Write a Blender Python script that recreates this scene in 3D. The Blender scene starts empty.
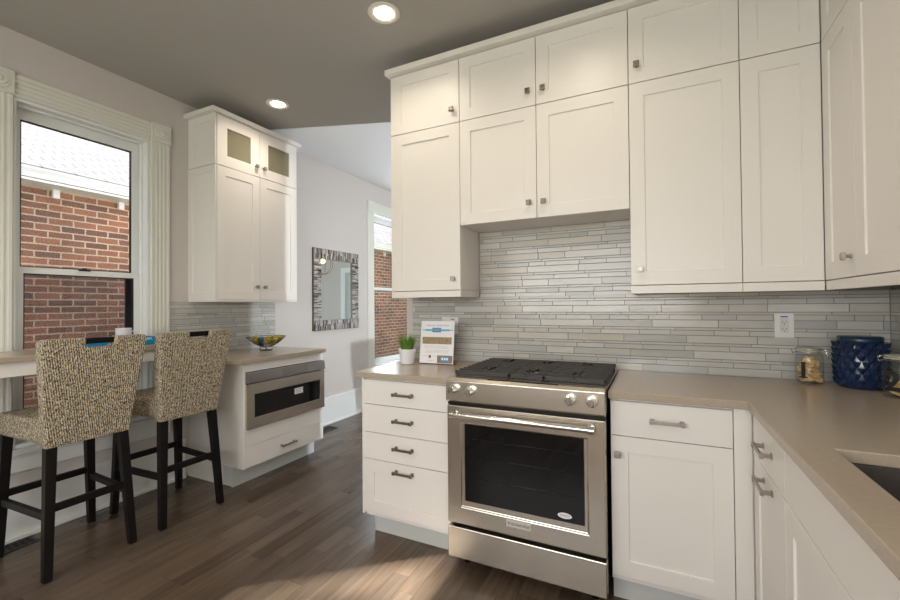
import bpy, bmesh, math, random
from mathutils import Vector, Matrix
random.seed(7)
sc = bpy.context.scene
COL = sc.collection

# ------------------------------------------------------------------ camera
cam_d = bpy.data.cameras.new('camera'); cam = bpy.data.objects.new('camera', cam_d); COL.objects.link(cam)
yaw, pit, rol = .452974, .012617, -.0083
fw = Vector((-math.sin(yaw)*math.cos(pit), math.cos(yaw)*math.cos(pit), math.sin(pit)))
rt0 = Vector((math.cos(yaw), math.sin(yaw), 0)); up0 = rt0.cross(fw)
rt = rt0*math.cos(rol)+up0*math.sin(rol); up = -rt0*math.sin(rol)+up0*math.cos(rol)
cam.matrix_world = Matrix(((rt.x, up.x, -fw.x, .953095), (rt.y, up.y, -fw.y, -2.53635), (rt.z, up.z, -fw.z, 1.28148), (0, 0, 0, 1)))
cam_d.sensor_width = 36; cam_d.lens = 418.53/900*36; cam_d.clip_start = .02; cam_d.clip_end = 200
sc.camera = cam
sc.view_settings.view_transform = 'Standard'; sc.view_settings.look = 'None'; sc.view_settings.gamma = 1
sc.view_settings.use_curve_mapping = False
sc.view_settings.exposure = 0.24

# ------------------------------------------------------------------ world, sun, large lights
w = bpy.data.worlds.new('sky'); sc.world = w; w.use_nodes = True
wn = w.node_tree; wn.nodes.clear()
sky = wn.nodes.new('ShaderNodeTexSky'); sky.sky_type = 'NISHITA'; sky.sun_disc = False
sky.sun_elevation = math.radians(37); sky.sun_rotation = math.radians(140); sky.altitude = 1600
bg = wn.nodes.new('ShaderNodeBackground'); wo = wn.nodes.new('ShaderNodeOutputWorld')
bg.inputs['Strength'].default_value = .27
hs = wn.nodes.new('ShaderNodeHueSaturation'); hs.inputs['Saturation'].default_value = .35
wn.links.new(sky.outputs[0], hs.inputs['Color']); wn.links.new(hs.outputs[0], bg.inputs[0]); sc.cycles.transparent_max_bounces = 32; wn.links.new(bg.outputs[0], wo.inputs[0])

def light(name, kind, loc, energy, color=(1, 1, 1), **kw):
    d = bpy.data.lights.new(name, kind); d.energy = energy; d.color = color
    o = bpy.data.objects.new(name, d); COL.objects.link(o); o.location = loc
    aim = kw.pop('aim', None)
    for k, v in kw.items(): setattr(d, k, v)
    if aim is not None: o.rotation_euler = Vector(aim).to_track_quat('-Z', 'Y').to_euler()
    return o
SUN_DIR = Vector((1.02, .88, -1)).normalized()
light('sun', 'SUN', (-8, -8, 9), 29.0, (1, .96, .91), angle=.012, aim=SUN_DIR)
# fill light added at the unseen rear window, and daylight at the dining window
light('rear_fill_light', 'AREA', (.1, -4.1, 1.60), 44, (1, .97, .94), shape='RECTANGLE', size=2.6, size_y=1.1, aim=(0, 1, -.22))
light('daylight_window_dining', 'AREA', (-2.52, 2.32, 1.5), 22, (.84, .92, 1), shape='RECTANGLE', size=.8, size_y=1.8, aim=(1, 0, -.1))
DOWN = [(-.322, -.693), (-1.634, -.227), (.62, -.86), (-.275, -2.3), (1.0, -3.1), (-1.4, -3.2)]

# ------------------------------------------------------------------ materials
MATS = {}
def mat(name, col, rough=.5, metal=0, spec=.5, noise=None, bump=None, **kw):
    if name in MATS: return MATS[name]
    m = bpy.data.materials.new(name); m.use_nodes = True; nt = m.node_tree; b = nt.nodes['Principled BSDF']
    b.inputs['Base Color'].default_value = (*col, 1); b.inputs['Roughness'].default_value = rough
    b.inputs['Metallic'].default_value = metal; b.inputs['Specular IOR Level'].default_value = spec
    for k, v in kw.items(): b.inputs[k].default_value = v
    N, L = nt.nodes.new, nt.links.new
    tc = N('ShaderNodeTexCoord')
    if noise:
        sx, amt = noise
        n = N('ShaderNodeTexNoise'); n.inputs['Scale'].default_value = 1; n.inputs['Detail'].default_value = 4
        mp = N('ShaderNodeMapping'); mp.inputs['Scale'].default_value = sx if isinstance(sx, tuple) else (sx,)*3
        L(tc.outputs['Object'], mp.inputs[0]); L(mp.outputs[0], n.inputs['Vector'])
        mx = N('ShaderNodeMix'); mx.data_type = 'RGBA'
        mx.inputs['A'].default_value = (*[c*(1-amt) for c in col], 1); mx.inputs['B'].default_value = (*[min(1, c*(1+amt)) for c in col], 1)
        L(n.outputs['Fac'], mx.inputs['Factor']); L(mx.outputs['Result'], b.inputs['Base Color'])
    if bump:
        sx, st = bump
        n2 = N('ShaderNodeTexNoise'); n2.inputs['Scale'].default_value = 1; n2.inputs['Detail'].default_value = 3
        mp2 = N('ShaderNodeMapping'); mp2.inputs['Scale'].default_value = sx if isinstance(sx, tuple) else (sx,)*3
        L(tc.outputs['Object'], mp2.inputs[0]); L(mp2.outputs[0], n2.inputs['Vector'])
        bp = N('ShaderNodeBump'); bp.inputs['Strength'].default_value = st; bp.inputs['Distance'].default_value = .002
        L(n2.outputs['Fac'], bp.inputs['Height']); L(bp.outputs[0], b.inputs['Normal'])
    MATS[name] = m; return m

def island_mat(name, stops, rough, spec=.5, grain=None, bump=.0, rvar=0):
    """colour picked per loose piece (tile, plank) from a ramp, plus stretched grain"""
    m = bpy.data.materials.new(name); m.use_nodes = True; nt = m.node_tree; b = nt.nodes['Principled BSDF']
    N, L = nt.nodes.new, nt.links.new
    g = N('ShaderNodeNewGeometry'); r = N('ShaderNodeValToRGB'); r.color_ramp.interpolation = 'LINEAR'
    e = r.color_ramp.elements
    while len(e) < len(stops): e.new(.5)
    for i, (p, c) in enumerate(stops): e[i].position = p; e[i].color = (*c, 1)
    L(g.outputs['Random Per Island'], r.inputs[0])
    tc = N('ShaderNodeTexCoord'); mp = N('ShaderNodeMapping'); mp.inputs['Scale'].default_value = grain[0]
    L(tc.outputs['Object'], mp.inputs[0])
    ad = N('ShaderNodeVectorMath'); ad.operation = 'ADD'
    ml = N('ShaderNodeMath'); ml.operation = 'MULTIPLY'; ml.inputs[1].default_value = 37
    L(g.outputs['Random Per Island'], ml.inputs[0]); L(mp.outputs[0], ad.inputs[0]); L(ml.outputs[0], ad.inputs[1])
    n = N('ShaderNodeTexNoise'); n.inputs['Scale'].default_value = 1; n.inputs['Detail'].default_value = 6; n.inputs['Distortion'].default_value = grain[2]
    L(ad.outputs[0], n.inputs['Vector'])
    mr = N('ShaderNodeMapRange'); mr.inputs['From Min'].default_value = .3; mr.inputs['From Max'].default_value = .7
    mr.inputs['To Min'].default_value = 1-grain[1]; mr.inputs['To Max'].default_value = 1+grain[1]
    L(n.outputs['Fac'], mr.inputs[0])
    mx = N('ShaderNodeMix'); mx.data_type = 'RGBA'; mx.blend_type = 'MULTIPLY'; mx.inputs['Factor'].default_value = 1
    L(r.outputs[0], mx.inputs['A']); L(mr.outputs[0], mx.inputs['B']); L(mx.outputs['Result'], b.inputs['Base Color'])
    b.inputs['Roughness'].default_value = rough; b.inputs['Specular IOR Level'].default_value = spec
    if bump:
        bp = N('ShaderNodeBump'); bp.inputs['Strength'].default_value = bump; bp.inputs['Distance'].default_value = .001
        L(n.outputs['Fac'], bp.inputs['Height']); L(bp.outputs[0], b.inputs['Normal'])
    MATS[name] = m; return m

def emit(name, col, s):
    m = bpy.data.materials.new(name); m.use_nodes = True; b = m.node_tree.nodes['Principled BSDF']
    b.inputs['Base Color'].default_value = (*col, 1); b.inputs['Emission Color'].default_value = (*col, 1); b.inputs['Emission Strength'].default_value = s
    return m
def glass(name, tint=(1, 1, 1), gloss=.08, rough=.0, opac=None):
    m = bpy.data.materials.new(name); m.use_nodes = True; nt = m.node_tree; nt.nodes.clear()
    N, L = nt.nodes.new, nt.links.new
    t = N('ShaderNodeBsdfTransparent'); t.inputs[0].default_value = (*tint, 1)
    g = N('ShaderNodeBsdfGlossy'); g.inputs['Roughness'].default_value = rough
    lw = N('ShaderNodeLayerWeight'); lw.inputs['Blend'].default_value = .5
    pw = N('ShaderNodeMath'); pw.operation = 'POWER'; pw.inputs[1].default_value = 4; L(lw.outputs['Facing'], pw.inputs[0])
    f = N('ShaderNodeMath'); f.operation = 'MULTIPLY_ADD'; f.inputs[1].default_value = min(.9, gloss*5); f.inputs[2].default_value = .02; L(pw.outputs[0], f.inputs[0])
    mx = N('ShaderNodeMixShader'); o = N('ShaderNodeOutputMaterial')
    L(f.outputs[0], mx.inputs[0]); L(t.outputs[0], mx.inputs[1]); L(g.outputs[0], mx.inputs[2])
    last = mx.outputs[0]
    if opac:
        d = N('ShaderNodeBsdfDiffuse'); d.inputs[0].default_value = (*opac[0], 1)
        m2 = N('ShaderNodeMixShader'); m2.inputs[0].default_value = opac[1]
        L(last, m2.inputs[1]); L(d.outputs[0], m2.inputs[2]); last = m2.outputs[0]
    L(last, o.inputs[0]); return m

CAB = mat('cabinet_paint', (.80, .775, .735), .38, noise=(2.0, .015))
CABW = mat('cabinet_side_paint', (.80, .78, .73), .38)
TOE = mat('toe_kick_grey', (.58, .60, .58), .5)  # even grey, darker than the cabinet doors
TRIM = mat('trim_paint', (.80, .82, .80), .4)
CASE = mat('casing_paint', (.72, .72, .65), .4)
WALL = mat('wall_paint', (.60, .565, .53), .8, noise=(1.5, .02), bump=(220, .06))
CEILK = mat('kitchen_ceiling_shaded', (.42, .405, .375), .85, bump=(200, .05))  # shade on the kitchen side put into the colour
CEILF = mat('white_ceiling_paint', (.78, .79, .80), .85, bump=(200, .05))
STEEL = mat('brushed_steel', (.60, .55, .475), .27, 1.0, noise=((2, 2, 60), .06), bump=((3, 3, 900), .05))
STEELD = mat('dark_brushed_steel', (.33, .31, .295), .3, 1.0, bump=((3, 3, 900), .05))
CHROME = mat('chrome', (.78, .78, .78), .12, 1.0)
PEWT = mat('antique_pewter', (.27, .235, .19), .36, 1.0, noise=(60, .25))
PEWTL = mat('light_pewter', (.40, .37, .33), .42, 1.0, noise=(60, .2))
IRON = mat('cast_iron', (.040, .038, .037), .55, bump=(500, .25))
BLACK = mat('black_enamel', (.012, .012, .012), .25)
OVENG = mat('oven_glass', (.006, .006, .007), .06, spec=.4)
QUARTZ = mat('grey_brown_quartz', (.41, .345, .27), .20, spec=.45, noise=(90, .10))
LEGW = mat('black_lacquered_wood', (.008, .007, .007), .45, spec=.18, noise=((30, 30, 4), .3))
WHITEP = mat('white_plastic', (.80, .79, .77), .35)
DARK = mat('dark_void', (.02, .02, .02), .7)
GROUT = mat('grey_grout', (.26, .265, .26), .9)
PORC = mat('white_porcelain', (.82, .80, .77), .15)
BLUE = mat('blue_lacquer', (.005, .26, .52), .22)
NAVY = mat('navy_glazed_ceramic', (.003, .019, .068), .13, spec=.8, noise=(25, .35))
NAVYL = mat('dark_teal_lid', (.007, .030, .062), .25)
GASK = mat('black_gasket', (.01, .01, .012), .4)
SINK = mat('dark_composite_sink', (.06, .052, .045), .3, noise=(120, .4))
SINKR = mat('brushed_sink_rim', (.35, .33, .30), .35, 1.0)
GLASS = glass('window_glass', (.985, .99, .985), .05)
JARG = glass('jar_glass', (.97, .98, .97), .10, .03)
SMOKE = glass('cabinet_glass', (.80, .80, .70), .25, .1, ((.34, .32, .23), .62))
SCREEN = glass('screen_mesh', (.82, .82, .84), .02, .5, ((.10, .09, .09), .12))
MIRR = mat('mirror_silver', (.80, .86, .84), .02, 1.0)
TILE = island_mat('tile_stone_glaze', [(0, (.42, .42, .395)), (.25, (.50, .49, .45)), (.45, (.56, .55, .51)), (.62, (.50, .47, .40)), (.8, (.60, .59, .56)), (1, (.43, .44, .42))], .16, .5, ((3, 3, 14), .07, 1.5))
PLANK = island_mat('hardwood_plank', [(0, (.052, .037, .028)), (.10, (.080, .056, .039)), (.4, (.100, .071, .049)), (.7, (.122, .089, .062)), (.95, (.108, .080, .058)), (1, (.066, .049, .038))], .27, .5, ((26, 1.6, 5), .22, 1.2), .12)
MOSA = island_mat('silvered_mosaic', [(0, (.05, .045, .04)), (.3, (.30, .28, .26)), (.6, (.62, .60, .58)), (.85, (.85, .85, .86)), (1, (.20, .17, .14))], .18, .9, ((40, 40, 40), .2, .5))
MOSA.node_tree.nodes['Principled BSDF'].inputs['Metallic'].default_value = .6

def brick_mat():
    m = bpy.data.materials.new('red_brick'); m.use_nodes = True; nt = m.node_tree; b = nt.nodes['Principled BSDF']
    N, L = nt.nodes.new, nt.links.new
    tc = N('ShaderNodeTexCoord'); sx = N('ShaderNodeSeparateXYZ'); cx = N('ShaderNodeCombineXYZ')
    L(tc.outputs['Object'], sx.inputs[0]); L(sx.outputs['Y'], cx.inputs['X']); L(sx.outputs['Z'], cx.inputs['Y'])
    wob = N('ShaderNodeTexNoise'); wob.inputs['Scale'].default_value = 9
    L(cx.outputs[0], wob.inputs['Vector'])
    va = N('ShaderNodeVectorMath'); va.operation = 'MULTIPLY_ADD'; va.inputs[1].default_value = (.012, .012, 0)
    L(wob.outputs['Color'], va.inputs[0]); L(cx.outputs[0], va.inputs[2])
    br = N('ShaderNodeTexBrick'); L(va.outputs[0], br.inputs['Vector'])
    br.inputs['Scale'].default_value = 1; br.inputs['Brick Width'].default_value = .235; br.inputs['Row Height'].default_value = .079
    br.inputs['Mortar Size'].default_value = .0085; br.inputs['Mortar Smooth'].default_value = .15; br.inputs['Bias'].default_value = 0
    br.inputs['Color1'].default_value = (.29, .125, .078, 1); br.inputs['Color2'].default_value = (.13, .068, .056, 1)
    br.inputs['Mortar'].default_value = (.46, .385, .29, 1)
    n = N('ShaderNodeTexNoise'); n.inputs['Scale'].default_value = 1.1; n.inputs['Detail'].default_value = 3; L(cx.outputs[0], n.inputs['Vector'])
    n2 = N('ShaderNodeTexNoise'); n2.inputs['Scale'].default_value = 60; n2.inputs['Detail'].default_value = 4; L(cx.outputs[0], n2.inputs['Vector'])
    ml = N('ShaderNodeMath'); ml.operation = 'MULTIPLY'; L(n.outputs['Fac'], ml.inputs[0]); L(n2.outputs['Fac'], ml.inputs[1])
    mr = N('ShaderNodeMapRange'); mr.inputs['From Min'].default_value = .15; mr.inputs['From Max'].default_value = .36
    mr.inputs['To Min'].default_value = .65; mr.inputs['To Max'].default_value = 1.35; L(ml.outputs[0], mr.inputs[0])
    mx = N('ShaderNodeMix'); mx.data_type = 'RGBA'; mx.blend_type = 'MULTIPLY'; mx.inputs['Factor'].default_value = 1
    L(br.outputs['Color'], mx.inputs['A']); L(mr.outputs[0], mx.inputs['B']); L(mx.outputs['Result'], b.inputs['Base Color'])
    b.inputs['Roughness'].default_value = .9
    bp = N('ShaderNodeBump'); bp.invert = True; bp.inputs['Strength'].default_value = .6; bp.inputs['Distance'].default_value = .01
    L(br.outputs['Fac'], bp.inputs['Height']); L(bp.outputs[0], b.inputs['Normal'])
    return m
BRICK = brick_mat()

def shingle_mat():
    m = bpy.data.materials.new('pale_shingle'); m.use_nodes = True; nt = m.node_tree; b = nt.nodes['Principled BSDF']
    N, L = nt.nodes.new, nt.links.new
    tc = N('ShaderNodeTexCoord'); sx = N('ShaderNodeSeparateXYZ'); cx = N('ShaderNodeCombineXYZ')
    L(tc.outputs['Object'], sx.inputs[0]); L(sx.outputs['Y'], cx.inputs['X']); L(sx.outputs['X'], cx.inputs['Y'])
    br = N('ShaderNodeTexBrick'); L(cx.outputs[0], br.inputs['Vector']); br.inputs['Scale'].default_value = 1
    br.inputs['Brick Width'].default_value = .3; br.inputs['Row Height'].default_value = .13; br.inputs['Mortar Size'].default_value = .012
    br.inputs['Color1'].default_value = (.30, .29, .30, 1); br.inputs['Color2'].default_value = (.22, .215, .225, 1); br.inputs['Mortar'].default_value = (.12, .115, .12, 1)
    L(br.outputs['Color'], b.inputs['Base Color']); b.inputs['Roughness'].default_value = .9
    return m
SHING = shingle_mat()

def tweed_mat():
    m = bpy.data.materials.new('tweed_fabric'); m.use_nodes = True; nt = m.node_tree; b = nt.nodes['Principled BSDF']
    N, L = nt.nodes.new, nt.links.new
    tc = N('ShaderNodeTexCoord')
    mp = N('ShaderNodeMapping'); mp.inputs['Scale'].default_value = (150, 150, 86)
    L(tc.outputs['Object'], mp.inputs[0])
    v = N('ShaderNodeTexNoise'); v.inputs['Scale'].default_value = 1.25; v.inputs['Detail'].default_value = 1.5; v.inputs['Roughness'].default_value = .6
    L(mp.outputs[0], v.inputs['Vector'])
    # vertical ribs, across both y and x
    s = N('ShaderNodeSeparateXYZ'); L(tc.outputs['Object'], s.inputs[0])
    su = N('ShaderNodeMath'); su.operation = 'ADD'; L(s.outputs['X'], su.inputs[0]); L(s.outputs['Y'], su.inputs[1])
    wv = N('ShaderNodeMath'); wv.operation = 'MULTIPLY'; wv.inputs[1].default_value = 2*math.pi/.0095; L(su.outputs[0], wv.inputs[0])
    sn = N('ShaderNodeMath'); sn.operation = 'SINE'; L(wv.outputs[0], sn.inputs[0])
    sc2 = N('ShaderNodeMath'); sc2.operation = 'MULTIPLY_ADD'; sc2.inputs[1].default_value = .10; L(sn.outputs[0], sc2.inputs[0]); L(v.outputs['Fac'], sc2.inputs[2])
    r = N('ShaderNodeValToRGB'); e = r.color_ramp.elements
    e[0].position = .34; e[0].color = (.05, .042, .034, 1); e[1].position = .68; e[1].color = (.72, .64, .48, 1)
    e.new(.50).color = (.30, .255, .18, 1)
    L(sc2.outputs[0], r.inputs[0]); L(r.outputs[0], b.inputs['Base Color'])
    bp = N('ShaderNodeBump'); bp.inputs['Strength'].default_value = .5; bp.inputs['Distance'].default_value = .004
    L(sc2.outputs[0], bp.inputs['Height']); L(bp.outputs[0], b.inputs['Normal'])
    b.inputs['Roughness'].default_value = .95; b.inputs['Specular IOR Level'].default_value = .1
    return m
TWEED = tweed_mat()

# ------------------------------------------------------------------ mesh helpers
class MB:
    def __init__(s): s.v = []; s.f = []; s.sm = []
    def add(s, vs, fs, smooth=False):
        o = len(s.v); s.v += [tuple(p) for p in vs]; s.f += [tuple(i+o for i in f) for f in fs]; s.sm += [smooth]*len(fs); return s
    def hexa(s, a, b):      # a, b: 4-point loops
        return s.add(list(a)+list(b), [(3, 2, 1, 0), (4, 5, 6, 7), (0, 1, 5, 4), (1, 2, 6, 5), (2, 3, 7, 6), (3, 0, 4, 7)])
    def box(s, x0, x1, y0, y1, z0, z1):
        return s.hexa([(x0, y0, z0), (x1, y0, z0), (x1, y1, z0), (x0, y1, z0)], [(x0, y0, z1), (x1, y0, z1), (x1, y1, z1), (x0, y1, z1)])
    def cyl(s, p0, p1, r0, r1=None, n=20, smooth=True, cap=True):
        r1 = r0 if r1 is None else r1; p0 = Vector(p0); p1 = Vector(p1); d = (p1-p0).normalized()
        a = d.orthogonal().normalized(); b = d.cross(a)
        vs = [p0+(a*math.cos(t)+b*math.sin(t))*r0 for t in [2*math.pi*i/n for i in range(n)]]+[p1+(a*math.cos(t)+b*math.sin(t))*r1 for t in [2*math.pi*i/n for i in range(n)]]
        s.add(vs, [(i, (i+1) % n, n+(i+1) % n, n+i) for i in range(n)], smooth)
        if cap: s.add(vs, [tuple(range(n))[::-1], tuple(range(n, 2*n))])
        return s
    def tube(s, pts, r, n=8, closed=False):
        pts = [Vector(p) for p in pts]; m = len(pts); rings = []; prev = None
        for i, p in enumerate(pts):
            q0 = pts[(i-1) % m] if (closed or i) else p; q1 = pts[(i+1) % m] if (closed or i < m-1) else p
            d = (q1-q0).normalized()
            a = (prev-d*prev.dot(d)).normalized() if prev is not None and (prev-d*prev.dot(d)).length > 1e-5 else d.orthogonal().normalized()
            prev = a; b = d.cross(a); rr = r[i] if isinstance(r, (list, tuple)) else r
            rings.append([p+(a*math.cos(t)+b*math.sin(t))*rr for t in [2*math.pi*k/n for k in range(n)]])
        vs = [q for R in rings for q in R]; fs = []
        for i in range(m if closed else m-1):
            j = (i+1) % m
            for k in range(n): fs.append((i*n+k, i*n+(k+1) % n, j*n+(k+1) % n, j*n+k))
        s.add(vs, fs, True)
        if not closed: s.add(rings[0]+rings[-1], [tuple(range(n))[::-1], tuple(range(n, 2*n))])
        return s
    def lathe(s, prof, c, n=32, close=False, fn=None):
        vs = []
        for i in range(n):
            t = 2*math.pi*i/n
            for (r, z) in prof: vs.append((c[0]+r*math.cos(t), c[1]+r*math.sin(t), c[2]+z))
        m = len(prof); fs = []
        for i in range(n):
            j = (i+1) % n
            for k in range(m-1 if not close else m):
                l = (k+1) % m; fs.append((i*m+k, j*m+k, j*m+l, i*m+l))
        return s.add(vs, fs, True)
    def build(s, name, m, parent=None, bevel=0, seg=2, kind=None, loc=None, sub=0):
        off = Vector((0, 0, 0))
        if parent is not None:
            q = parent
            while q is not None: off += q.location; q = q.parent
        base = Vector(loc) if loc is not None else Vector((0, 0, 0))
        me = bpy.data.meshes.new(name); me.from_pydata([tuple(Vector(v)-off-base) for v in s.v], [], s.f)
        bm = bmesh.new(); bm.from_mesh(me)
        for i, f in enumerate(bm.faces): f.smooth = s.sm[i]
        bmesh.ops.remove_doubles(bm, verts=bm.verts, dist=1e-6) if bevel == 0 and any(s.sm) else None
        bmesh.ops.recalc_face_normals(bm, faces=bm.faces)
        bm.to_mesh(me); bm.free()
        me.materials.append(m)
        o = bpy.data.objects.new(name, me); COL.objects.link(o)
        o.location = base
        if parent is not None: o.parent = parent
        if bevel:
            md = o.modifiers.new('bevel', 'BEVEL'); md.width = bevel; md.segments = seg; md.limit_method = 'ANGLE'; md.angle_limit = math.radians(40); md.harden_normals = False
        if sub:
            md = o.modifiers.new('sub', 'SUBSURF'); md.levels = sub; md.render_levels = sub
        if kind: o['kind'] = kind
        return o

def tag(o, label, cat, group=None):
    o['label'] = label; o['category'] = cat
    if group: o['group'] = group
    return o
def thing(name, loc, label=None, cat=None, group=None):
    o = bpy.data.objects.new(name, None); COL.objects.link(o); o.location = loc; o.empty_display_size = .1
    if label: tag(o, label, cat, group)
    return o
def copy_tree(o, parent=None):
    c = o.copy(); COL.objects.link(c)
    if parent is not None: c.parent = parent
    for ch in [k for k in o.children if k is not c]: copy_tree(ch, c)
    return c
def B(*a): return MB().box(*a)

class Fr:
    """panel frame: u across, v up, n out of the face"""
    def __init__(s, o, u, n): s.o = Vector(o); s.u = Vector(u); s.n = Vector(n); s.v = Vector((0, 0, 1))
    def p(s, u, v, n): return tuple(s.o+s.u*u+s.v*v+s.n*n)
    def box(s, mb, u0, u1, v0, v1, n0, n1):
        return mb.hexa([s.p(u0, v0, n0), s.p(u1, v0, n0), s.p(u1, v0, n1), s.p(u0, v0, n1)], [s.p(u0, v1, n0), s.p(u1, v1, n0), s.p(u1, v1, n1), s.p(u0, v1, n1)])

def shaker_mb(F, u0, u1, v0, v1, t=.02, rail=.062, dep=.007, n0=0.0, hole=False, railv=None):
    mb = MB(); rv = railv or rail
    O = [(u0, v0), (u1, v0), (u1, v1), (u0, v1)]; I = [(u0+rail, v0+rv), (u1-rail, v0+rv), (u1-rail, v1-rv), (u0+rail, v1-rv)]
    f = [F.p(a, b, n0+t) for a, b in O]; i1 = [F.p(a, b, n0+t) for a, b in I]
    i2 = [F.p(a, b, n0+(t-dep if not hole else 0)) for a, b in I]; k = [F.p(a, b, n0) for a, b in O]
    vs = f+i1+i2+k; fs = []
    for a in range(4):
        b = (a+1) % 4
        fs += [(a, b, 4+b, 4+a), (4+a, 4+b, 8+b, 8+a), (12+b, 12+a, a, b)]
        if hole: fs.append((8+a, 8+b, 12+b, 12+a))
    if not hole: fs += [(8, 9, 10, 11), (15, 14, 13, 12)]
    return mb.add(vs, fs)
G = .0016
def door(F, u0, u1, v0, v1, parent, rail=.067, name='door', m=None):
    return shaker_mb(F, u0+G, u1-G, v0+G, v1-G, rail=rail).build(name, m or CAB, parent, bevel=.0012)
def slab(F, u0, u1, v0, v1, parent, name='drawer', m=None):
    return F.box(MB(), u0+G, u1-G, v0+G, v1-G, 0, .02).build(name, m or CAB, parent, bevel=.0015)
def knob(F, u, v, parent, m=PEWT, n0=.02):
    mb = MB(); mb.cyl(F.p(u, v, n0-.001), F.p(u, v, n0+.006), .010, .006, 16); mb.cyl(F.p(u, v, n0+.004), F.p(u, v, n0+.02), .0055, .007, 12)
    s = .0135; F.box(mb, u-s, u+s, v-s, v+s, n0+.018, n0+.027)
    F.box(mb, u-s*.72, u+s*.72, v-s*.72, v+s*.72, n0+.027, n0+.030)
    return mb.build('knob', m, parent, bevel=.0008)
def pull(F, u, v, L, parent, m=PEWT, n0=.02):
    mb = MB(); h = L/2
    for s in (-1, 1):
        F.box(mb, u+s*(h-.011)-.008, u+s*(h-.011)+.008, v-.009, v+.009, n0-.0005, n0+.004)
        F.box(mb, u+s*(h-.011)-.005, u+s*(h-.011)+.005, v-.006, v+.006, n0+.004, n0+.026)
        F.box(mb, u+s*(h-.007)-.007, u+s*(h-.007)+.007, v-.0085, v+.0085, n0+.0235, n0+.034)
    F.box(mb, u-h+.01, u+h-.01, v-.0065, v+.0065, n0+.025, n0+.032)
    return mb.build('pull_handle', m, parent, bevel=.001)

def text_obj(name, s, size, F, u, v, n, m, parent, depth=.0006, align='CENTER', font_bold=False, w=None):
    c = bpy.data.curves.new(name, 'FONT'); c.body = s; c.size = size; c.align_x = align; c.align_y = 'CENTER'; c.extrude = depth
    if font_bold: c.offset = size*.025
    t = bpy.data.objects.new(name, c); COL.objects.link(t)
    dg = bpy.context.evaluated_depsgraph_get(); me = bpy.data.meshes.new_from_object(t.evaluated_get(dg)); bpy.data.objects.remove(t)
    wd = max(a.co.x for a in me.vertices)-min(a.co.x for a in me.vertices); k = 1 if not w else w/wd
    off = Vector((0, 0, 0)); q = parent
    while q is not None: off += q.location; q = q.parent
    for a in me.vertices: a.co = Vector(F.p(u+a.co.x*k, v+a.co.y, n+a.co.z))-off
    me.materials.clear(); me.materials.append(m)
    o = bpy.data.objects.new(name, me); COL.objects.link(o); o.parent = parent
    return o

def plate(pts, z0, z1, holes=None):
    mb = MB(); n = len(pts)
    mb.add([(x, y, z1) for x, y in pts]+[(x, y, z0) for x, y in pts], [tuple(range(n)), tuple(range(n, 2*n))]+[(i, (i+1) % n, n+(i+1) % n, n+i) for i in range(n)]); return mb
CT0, CT = .8825, .914

# ================================================================== SETTING
XL, XR, YB, ZC = -2.26, 1.905, 0.0, 2.845
YR, YF, XF = -4.25, 5.6, 3.2          # rear wall, far room end, far room right side
def planks():
    mb = MB(); x = XL; wd = .083
    while x < XF:
        y = YR-random.random()*.8
        while y < YF:
            L = random.choice([.25, .35, .45, .6, .75, .9, 1.1])
            mb.hexa([(x+.0002, y+.0002, -.02), (x+wd-.0002, y+.0002, -.02), (x+wd-.0002, y+L-.0002, -.02), (x+.0002, y+L-.0002, -.02)],
                    [(x+.0005, y+.0005, 0), (x+wd-.0005, y+.0005, 0), (x+wd-.0005, y+L-.0005, 0), (x+.0005, y+L-.0005, 0)])
            y += L
        x += wd
    return mb.build('floor', PLANK, kind='structure')
planks()
B(XL-.4, XF+.3, YR-1.0, YF+.6, -.10, -.015).build('floor_base', mat('floor_seam', (.11, .085, .062), .6), kind='structure')

def wall_x(name, x0, x1, ya, yb, z0, z1, holes, m):   # wall along y with rectangular openings
    mb = MB(); y = ya
    for (a, b, c, d) in sorted(holes):
        mb.box(x0, x1, y, a, z0, z1)
        if c > z0: mb.box(x0, x1, a, b, z0, c)
        mb.box(x0, x1, a, b, d, z1); y = b
    mb.box(x0, x1, y, yb, z0, z1)
    return mb.build(name, m, kind='structure')
W1 = (-1.51, -.80, .50, 2.475); W2 = (1.835, 3.05, .50, 2.475); W3 = (-3.22, -2.51, .50, 2.475)
wall_x('wall_left', XL-.17, XL, YR, YF, -.02, ZC, [W1, W2, W3], WALL)
B(-.622, XR+.15, 0.0, .58, -.015, ZC).build('wall_back', WALL, kind='structure')
B(XR, XR+.15, YR, 0, -.015, ZC).build('wall_right', WALL, kind='structure')
def wall_y(name, y0, y1, xa, xb, holes, m):
    mb = MB(); x = xa
    for (a, b, c, d) in holes:
        mb.box(x, a, y0, y1, -.015, ZC)
        if c > 0: mb.box(a, b, y0, y1, -.015, c)
        mb.box(a, b, y0, y1, d, ZC); x = b
    mb.box(x, xb, y0, y1, -.015, ZC); return mb.build(name, m, kind='structure')
wall_y('wall_rear', YR-.15, YR, XL-.17, XR+.15, [(-1.3, 1.5, .95, 2.25)], WALL)
wall_y('wall_far', YF, YF+.15, XL-.17, XF+.15, [], WALL)
B(XF, XF+.15, .58, YF, -.015, ZC).build('wall_far_right', WALL, kind='structure')
B(XR+.15, XF+.15, .50, .58, -.015, ZC).build('wall_far_return', WALL, kind='structure')
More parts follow.
